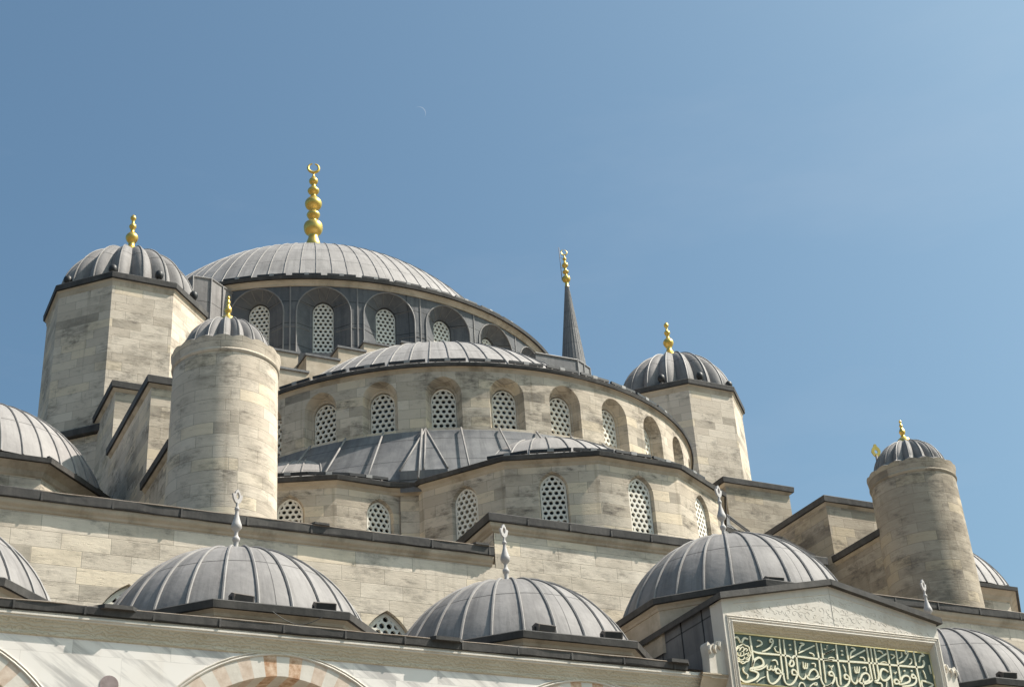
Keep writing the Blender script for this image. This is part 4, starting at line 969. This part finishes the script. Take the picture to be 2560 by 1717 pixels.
STROKES = [(0.019,[(-2.458,-24.905),(-2.452,-25.187),(-2.454,-25.479),(-2.499,-25.639)]),(0.024,[(-2.494,-25.645),(-2.441,-25.523),(-2.35,-25.443),(-2.267,-25.419),(-2.189,-25.463),(-2.172,-25.557),(-2.221,-25.611),(-2.387,-25.669),(-2.535,-25.698),(-2.565,-25.739),(-2.479,-25.754),(-2.381,-25.791),(-2.371,-25.846),(-2.443,-25.929),(-2.597,-26.001),(-2.732,-26.039),(-2.832,-26.02),(-2.898,-25.948),(-2.919,-25.84),(-2.907,-25.695)]),(0.016,[(-2.474,-25.721),(-2.315,-25.708),(-2.174,-25.646),(-2.056,-25.569)]),(0.016,[(-2.056,-25.569),(-2.085,-25.661),(-2.052,-25.698),(-1.994,-25.671),(-1.968,-25.596),(-1.956,-25.679),(-1.891,-25.685),(-1.843,-25.574)]),(0.02,[(-1.753,-25.76),(-1.837,-25.753),(-1.846,-25.686),(-1.785,-25.642),(-1.727,-25.688),(-1.716,-25.754),(-1.763,-25.859),(-1.875,-25.967),(-1.976,-26.022),(-2.064,-26.004),(-2.105,-25.897),(-2.096,-25.729)]),(0.018,[(-1.748,-25.77),(-1.66,-25.739),(-1.645,-25.411),(-1.61,-24.908)]),(0.017,[(-1.49,-24.908),(-1.507,-25.309),(-1.515,-25.615),(-1.532,-25.88)]),(0.02,[(-2.426,-25.27),(-2.326,-25.3),(-2.17,-25.307),(-1.666,-25.3),(-1.48,-25.305),(-1.401,-25.311),(-1.342,-25.358),(-1.287,-25.461),(-1.32,-25.531),(-1.391,-25.554),(-1.419,-25.506),(-1.367,-25.422),(-1.265,-25.306),(-1.183,-25.295),(-0.521,-25.308),(-0.127,-25.312)]),(0.019,[(-1.287,-25.756),(-1.373,-25.749),(-1.378,-25.671),(-1.325,-25.633),(-1.257,-25.667),(-1.24,-25.739),(-1.298,-25.856),(-1.398,-25.964),(-1.499,-26.011),(-1.602,-25.991),(-1.642,-25.883),(-1.636,-25.737)]),(0.018,[(-1.165,-24.902),(-1.18,-25.281),(-1.204,-25.702),(-1.168,-25.801),(-1.095,-25.84),(-1.029,-25.812),(-0.971,-25.695)]),(0.019,[(-0.971,-25.695),(-0.957,-25.784),(-0.892,-25.833),(-0.753,-25.813),(-0.637,-25.77),(-0.543,-25.717)]),(0.019,[(-0.911,-25.752),(-0.842,-25.639),(-0.735,-25.574),(-0.659,-25.602),(-0.626,-25.679),(-0.655,-25.738),(-0.735,-25.789)]),(0.018,[(-0.525,-24.902),(-0.522,-25.317),(-0.545,-25.718),(-0.552,-25.82),(-0.505,-25.929),(-0.42,-25.981),(-0.254,-25.899)]),(0.017,[(-0.388,-24.902),(-0.397,-25.306),(-0.427,-25.878)]),(0.016,[(-1.813,-25.0),(-1.88,-25.003),(-1.893,-24.962),(-1.839,-24.919),(-1.804,-24.96),(-1.836,-25.054),(-1.932,-25.153),(-2.05,-25.22),(-2.162,-25.261)]),(0.016,[(-2.248,-24.988),(-2.166,-25.006),(-2.133,-25.046),(-2.16,-25.094),(-2.302,-25.154)]),(0.019,[(-1.099,-25.206),(-0.594,-24.978)]),(0.017,[(-1.012,-24.952),(-0.899,-24.965),(-1.014,-25.038),(-1.075,-25.147)]),(0.032,[(-1.326,-25.008),(-1.321,-25.044)]),(0.032,[(-1.325,-25.113),(-1.318,-25.145)]),(0.013,[(-1.016,-25.415),(-1.021,-25.552),(-0.986,-25.577),(-0.938,-25.432)]),(0.013,[(-0.968,-25.57),(-0.922,-25.561),(-0.883,-25.438)]),(0.015,[(-1.913,-25.462),(-1.822,-25.438),(-1.776,-25.479),(-1.77,-25.557)]),(0.015,[(-0.781,-25.169),(-0.676,-25.192),(-0.653,-25.25)]),(0.014,[(-0.763,-25.434),(-0.667,-25.432),(-0.669,-25.512)]),(0.012,[(-1.717,-25.1),(-1.773,-25.116),(-1.785,-25.163),(-1.746,-25.228),(-1.675,-25.238)]),(0.013,[(-2.784,-25.718),(-2.741,-25.692),(-2.778,-25.762),(-2.737,-25.825),(-2.665,-25.863),(-2.692,-25.948)]),(0.01,[(-2.446,-26.025),(-2.312,-25.926),(-2.256,-25.903),(-2.179,-25.869)]),(0.011,[(-0.317,-25.037),(-0.231,-25.015),(-0.193,-24.931)]),(0.019,[(-0.344,-25.175),(-0.065,-25.053)]),(0.014,[(-1.252,-26.037),(-1.18,-25.938),(-1.089,-25.951),(-1.063,-26.028)]),(0.011,[(-0.927,-26.017),(-0.803,-25.93),(-0.704,-25.908),(-0.711,-25.956),(-0.793,-25.951)]),(0.01,[(-2.885,-25.293),(-2.822,-25.22),(-2.786,-25.239),(-2.808,-25.297)]),(0.01,[(-2.787,-25.284),(-2.743,-25.213),(-2.677,-25.207),(-2.69,-25.287),(-2.746,-25.314)]),(0.01,[(-2.675,-25.274),(-2.615,-25.224),(-2.582,-25.266),(-2.626,-25.292)]),(0.01,[(-2.866,-25.336),(-2.865,-25.408),(-2.802,-25.422),(-2.714,-25.401),(-2.695,-25.321)]),(0.01,[(-2.798,-25.397),(-2.776,-25.339)]),(0.01,[(-2.68,-25.392),(-2.608,-25.347),(-2.58,-25.412),(-2.533,-25.408)]),(0.01,[(-2.563,-25.309),(-2.545,-25.398)]),(0.01,[(-2.848,-25.468),(-2.818,-25.521),(-2.722,-25.491),(-2.687,-25.432)]),(0.01,[(-2.668,-25.475),(-2.611,-25.448),(-2.599,-25.492),(-2.659,-25.502)]),(0.009,[(-2.873,-25.459),(-2.836,-25.556),(-2.718,-25.546)]),(0.021,[(-2.91,-24.994),(-2.81,-24.977),(-2.745,-25.101)]),(0.021,[(-2.518,-24.992),(-2.627,-24.977),(-2.712,-25.098)]),(0.012,[(-2.493,-25.343),(-2.505,-25.374),(-2.525,-25.402),(-2.543,-25.428),(-2.555,-25.457),(-2.567,-25.489),(-2.587,-25.517),(-2.615,-25.535),(-2.646,-25.544),(-2.674,-25.554),(-2.7,-25.571),(-2.729,-25.59),(-2.759,-25.6),(-2.787,-25.594),(-2.81,-25.58),(-2.831,-25.567),(-2.857,-25.562),(-2.885,-25.558),(-2.908,-25.544),(-2.92,-25.518),(-2.921,-25.488),(-2.924,-25.461),(-2.934,-25.437),(-2.946,-25.412),(-2.949,-25.382),(-2.937,-25.351),(-2.916,-25.323),(-2.898,-25.296),(-2.887,-25.268),(-2.875,-25.236),(-2.856,-25.208),(-2.828,-25.189),(-2.797,-25.18),(-2.769,-25.17),(-2.742,-25.153),(-2.714,-25.134),(-2.683,-25.123),(-2.655,-25.128),(-2.632,-25.143),(-2.61,-25.156),(-2.584,-25.161),(-2.556,-25.165),(-2.532,-25.179),(-2.521,-25.205),(-2.519,-25.235),(-2.517,-25.263),(-2.507,-25.287),(-2.495,-25.313),(-2.493,-25.343)]),(0.021,[(-0.181,-25.689),(-0.275,-25.681),(-0.278,-25.62),(-0.198,-25.59),(-0.15,-25.659),(-0.157,-25.77),(-0.26,-25.899),(-0.404,-25.965),(-0.526,-25.992)]),(0.02,[(0.067,-24.892),(0.04,-25.287),(0.04,-25.583),(0.014,-25.891)]),(0.014,[(-0.256,-25.435),(-0.192,-25.485),(-0.118,-25.423)]),(0.014,[(-0.192,-25.485),(-0.189,-25.546)]),(0.021,[(0.264,-25.737),(0.179,-25.734),(0.165,-25.659),(0.224,-25.627),(0.288,-25.674),(0.298,-25.759),(0.235,-25.861),(0.098,-25.951),(-0.024,-25.973),(-0.095,-25.887),(-0.09,-25.716)]),(0.021,[(0.375,-24.89),(0.366,-25.371),(0.356,-25.705),(0.396,-25.8),(0.464,-25.832),(0.53,-25.765),(0.57,-25.664)]),(0.021,[(0.57,-25.664),(0.571,-25.75),(0.634,-25.806),(0.768,-25.808),(0.914,-25.76),(1.002,-25.704)]),(0.021,[(0.607,-25.759),(0.707,-25.603),(0.825,-25.544),(0.909,-25.575),(0.924,-25.66),(0.859,-25.74),(0.731,-25.774)]),(0.021,[(0.998,-24.879),(0.995,-25.319),(1.002,-25.704)]),(0.018,[(1.121,-24.875),(1.106,-25.297),(1.108,-25.671)]),(0.02,[(1.23,-24.865),(1.23,-25.287),(1.211,-25.65),(1.075,-25.729),(1.127,-25.756),(1.26,-25.77),(1.256,-25.857)]),(0.023,[(1.543,-25.462),(1.462,-25.412),(1.373,-25.401),(1.301,-25.481),(1.276,-25.596),(1.326,-25.679),(1.434,-25.673),(1.543,-25.599),(1.577,-25.547)]),(0.014,[(1.442,-25.707),(1.393,-25.859)]),(0.014,[(0.727,-25.688),(0.716,-25.775),(0.695,-25.839),(0.701,-25.912)]),(0.02,[(1.638,-24.867),(1.624,-25.305),(1.599,-25.825)]),(0.021,[(1.813,-25.728),(1.695,-25.737),(1.689,-25.663),(1.751,-25.627),(1.819,-25.665),(1.831,-25.764)]),(0.02,[(1.911,-24.863),(1.892,-25.283),(1.88,-25.636)]),(0.021,[(1.884,-25.685),(1.969,-25.553),(2.088,-25.506),(2.174,-25.537),(2.18,-25.612),(2.094,-25.681),(1.862,-25.749)]),(0.021,[(2.361,-25.548),(2.266,-25.543),(2.273,-25.479),(2.332,-25.462),(2.385,-25.533),(2.369,-25.635),(2.271,-25.718),(2.105,-25.766),(1.898,-25.79)]),(0.02,[(2.469,-24.852),(2.468,-25.286),(2.477,-25.771)]),(0.023,[(2.566,-25.595),(2.733,-25.62),(2.892,-25.677),(2.746,-25.757)]),(0.02,[(2.558,-25.595),(2.53,-25.711),(2.555,-25.772)]),(0.014,[(0.169,-25.387),(0.211,-25.47),(0.224,-25.568)]),(0.014,[(2.655,-25.322),(2.7,-25.433),(2.707,-25.546)]),(0.032,[(0.214,-25.017),(0.218,-25.058)]),(0.032,[(0.206,-25.116),(0.21,-25.153)]),(0.03,[(2.061,-25.37),(2.065,-25.405)]),(0.03,[(2.291,-25.351),(2.295,-25.389)]),(0.013,[(0.523,-25.408),(0.517,-25.544),(0.561,-25.547),(0.599,-25.401)]),(0.013,[(0.57,-25.54),(0.622,-25.546),(0.671,-25.395)]),(0.015,[(0.76,-25.425),(0.865,-25.392),(0.867,-25.491)]),(0.016,[(0.742,-25.153),(0.848,-25.156),(0.879,-25.235)]),(0.016,[(1.321,-24.942),(1.428,-24.945),(1.478,-25.008)]),(0.021,[(0.432,-25.198),(0.935,-24.96)]),(0.018,[(0.524,-24.933),(0.634,-24.961),(0.5,-25.048),(0.443,-25.159)]),(0.021,[(1.274,-25.158),(1.587,-24.992)]),(0.015,[(1.726,-24.993),(1.815,-25.011),(1.825,-25.048),(1.729,-25.113)]),(0.017,[(2.274,-24.923),(2.205,-24.939),(2.201,-24.889),(2.254,-24.865),(2.277,-24.933),(2.175,-25.069),(2.061,-25.155),(1.941,-25.206)]),(0.013,[(1.97,-25.076),(2.066,-25.015),(2.074,-24.912)]),(0.013,[(2.305,-25.046),(2.363,-25.079),(2.323,-25.171),(2.251,-25.209)]),(0.021,[(2.706,-24.883),(2.794,-24.927),(2.661,-24.971),(2.595,-25.117)]),(0.01,[(-0.236,-25.26),(-0.141,-25.227),(-0.049,-25.247)]),(0.01,[(1.363,-25.236),(1.462,-25.205),(1.554,-25.22)]),(0.01,[(1.731,-25.447),(1.753,-25.485),(1.8,-25.429)]),(0.011,[(-0.284,-25.054),(-0.207,-24.997),(-0.225,-24.939)]),(0.021,[(-0.337,-25.17),(-0.003,-25.017)]),(0.016,[(2.892,-25.175),(2.895,-25.277),(2.902,-25.391)]),(0.022,[(-0.377,-25.299),(0.037,-25.302),(0.989,-25.276),(1.833,-25.269),(2.522,-25.257),(2.679,-25.225),(2.743,-25.136),(2.726,-25.061)])]
ip = thing('inscription_panel', 'dark green panel with raised cream Arabic calligraphy and gilt edge on the portal', 'sign', (0, yi, -26))
mb = MB(); mb.box(xi0, xi1, yi-.006, yi+.05, -26.075, zi+.02); mb.build('board', M['green'], ip)
mb = MB()
for a, b in (((xi0,zi),(xi1,zi)), ((xi0,zi),(xi0,-26.075)), ((xi1,zi),(xi1,-26.075)), ((xi0,-26.075),(xi1,-26.075))):
    mb.tube([(a[0],yi-.012,a[1]),(b[0],yi-.012,b[1])], .024, 5)
mb.build('gilt_border', M['gilt_edge'], ip)
mb = MB()
def stroke(hw, pts):
    P = pts
    if len(pts) > 2:
        P = []
        for i in range(len(pts)-1):
            p0, p1, p2, p3 = pts[max(i-1,0)], pts[i], pts[i+1], pts[min(i+2,len(pts)-1)]
            for k in range(3):
                t = k/3; P.append(tuple(.5*(2*b+(c-a)*t+(2*a-5*b+4*c-d)*t*t+(3*b-a-3*c+d)*t**3) for a, b, c, d in zip(p0,p1,p2,p3)))
        P.append(pts[-1])
    n = len(P); Lf = []; Rt = []
    for i in range(n):
        a, b = P[max(i-1,0)], P[min(i+1,n-1)]; dx, dz = b[0]-a[0], b[1]-a[1]; L = math.hypot(dx, dz) or 1
        # reed pen: broad on one diagonal, finer on the other
        pen = .78+.38*abs((dx*.6+dz*.8)/L); w = hw*pen*(1 if 1 < i < n-2 else .8)
        Lf.append((P[i][0]-dz/L*w, P[i][1]+dx/L*w)); Rt.append((P[i][0]+dz/L*w, P[i][1]-dx/L*w))
    y0, y1 = yi-.04, yi-.005
    for i in range(n-1):
        mb.face([(Lf[i][0],y0,Lf[i][1]),(Lf[i+1][0],y0,Lf[i+1][1]),(Rt[i+1][0],y0,Rt[i+1][1]),(Rt[i][0],y0,Rt[i][1])])
        for S in (Lf, Rt): mb.face([(S[i][0],y0,S[i][1]),(S[i+1][0],y0,S[i+1][1]),(S[i+1][0],y1,S[i+1][1]),(S[i][0],y1,S[i][1])])
    for i in (0, n-1): mb.face([(Lf[i][0],y0,Lf[i][1]),(Rt[i][0],y0,Rt[i][1]),(Rt[i][0],y1,Rt[i][1]),(Lf[i][0],y1,Lf[i][1])])
for hw, pts in STROKES: stroke(hw, pts)
mb.build('calligraphy', M['letter'], ip)

# ------------------------------------------------------------------ minaret behind, second gilded finial, moon
mn = thing('minaret', 'distant slender minaret spire of blue grey lead with gilded crescent finial', 'minaret', (32.3, 28, -ZO))
mb = MB(); mb.lathe([(1.35,18.2),(1.2,21),(.93,23.5),(.15,30.6),(0,30.7)], 24, 32.32, 28, smooth=False); mb.build('spire', M['lead_dark'], mn)
rb = MB()
for k in range(24):
    a = 2*math.pi*k/24; rb.tube([(32.32+1.34*math.sin(a),28-1.34*math.cos(a),18.2),(32.32+.92*math.sin(a),28-.92*math.cos(a),23.5),(32.32+.16*math.sin(a),28-.16*math.cos(a),30.4)], .03, 4)
rb.build('seam_ribs', M['rib'], mn)
mb = MB(); mb.lathe([(1.5,-ZO),(1.5,-10),(1.2,-10),(1.15,17.6),(1.5,18.0),(1.45,18.2),(0,18.2)], 24, 32.32, 28); mb.build('shaft', M['stone_trim'], mn)
z0 = 30.5
f = catmull([(.20,z0-.1),(.16,z0+.1),(.15,z0+.35),(.30,z0+.5),(.36,z0+.75),(.25,z0+.95),(.12,z0+1.05),(.12,z0+1.2),(.25,z0+1.32),(.27,z0+1.45),(.13,z0+1.6),(.11,z0+1.8),(.24,z0+1.95),(.28,z0+2.1),(.15,z0+2.3),(.08,z0+2.5),(.16,z0+2.65),(.16,z0+2.75),(.07,z0+2.9),(.03,z0+3.1),(0,z0+3.12)], 3)
fo = finial(mn, 32.32, 28, f, M['gold'], 16); crescent(fo, 32.32, 28, z0+3.37, .26, .06, R_(-15), M['gold'])
mb = MB(); mb.tube([(31.85,27.9,z0+.4),(31.8,27.9,z0+3.7)], .03, 5)
for zz in (.7, 1.7, 2.7): mb.tube([(31.85,27.9,z0+zz),(32.3,28,z0+zz)], .02, 4)
mb.build('lightning_rod', M['lamp_grey'], mn)
gf = thing('finial', 'small pierced gilded finial just left of the dark right turret cap', 'finial', (28.2, -10, -21))
mb = MB(); mb.tube([(28.15,-10,-21),(28.15,-10,-2.9)], .06, 8); mb.build('pole', M['lamp_grey'], gf)
mb = MB(); ol = [(0,-3.0),(.12,-2.98),(.2,-2.85),(.26,-2.7),(.2,-2.5),(.08,-2.38),(.02,-2.1),(-.02,-2.1),(-.08,-2.38),(-.2,-2.5),(-.26,-2.7),(-.2,-2.85),(-.12,-2.98)]
inn = [(.09*math.cos(2*math.pi*k/12), -2.7+.12*math.sin(2*math.pi*k/12)) for k in range(12)]
m_ = 26; ro = [ray_hit(ol, (0,-2.7), 2*math.pi*k/m_) for k in range(m_)]; ri = [ray_hit(inn, (0,-2.7), 2*math.pi*k/m_) for k in range(m_)]
P = lambda q, d: (28.18+q[0]*.94+d*.3, -10-q[0]*.34+d, q[1])
for k in range(m_):
    for d in (-.03, .03): mb.face([P(ro[k-1],d),P(ro[k],d),P(ri[k],d),P(ri[k-1],d)])
    mb.face([P(ro[k-1],-.03),P(ro[k],-.03),P(ro[k],.03),P(ro[k-1],.03)]); mb.face([P(ri[k-1],-.03),P(ri[k],-.03),P(ri[k],.03),P(ri[k-1],.03)])
mb.build('gilded_leaf', M['gold'], gf)

# the daytime moon: a sliver of a far sphere, its sunlight put in as emission
def moon():
    d = Vector((.32298, .71861, .61587)).normalized(); D = 9000; Rm = D*15.5/3786/1.0
    c = Vector((-23.262, -66.667, -36.038))+d*D
    right = d.cross(Vector((0,0,1))).normalized(); upv = right.cross(d)
    ang = R_(38); lit = right*math.cos(ang)+upv*math.sin(ang); tan = -right*math.sin(ang)+upv*math.cos(ang)
    m, t, b = new_mat('pale_moon')
    t.nodes.remove(b); out = t.nodes['Material Output']
    em = t.nodes.new('ShaderNodeEmission'); em.inputs[0].default_value = (.55,.60,.66,1); em.inputs[1].default_value = .8
    tr = t.nodes.new('ShaderNodeBsdfTransparent'); mx = t.nodes.new('ShaderNodeMixShader'); mx.inputs[0].default_value = .30
    t.links.new(tr.outputs[0], mx.inputs[1]); t.links.new(em.outputs[0], mx.inputs[2]); t.links.new(mx.outputs[0], out.inputs[0])
    mb = MB(); n, k = 24, 6
    def P(i, j):
        la = math.pi*(i/n-.5)*.98; lo = R_(58+32*j/k)      # a lune of the sphere near its lit limb
        v = tan*math.sin(la)+math.cos(la)*(lit*math.sin(lo)-d*math.cos(lo))
        return c+v*Rm
    for i in range(n):
        for j in range(k): mb.face([P(i,j),P(i+1,j),P(i+1,j+1),P(i,j+1)], smooth=True)
    single(mb, 'moon', m, 'faint thin crescent moon in the blue sky above the dome', 'moon', tuple(c))
moon()
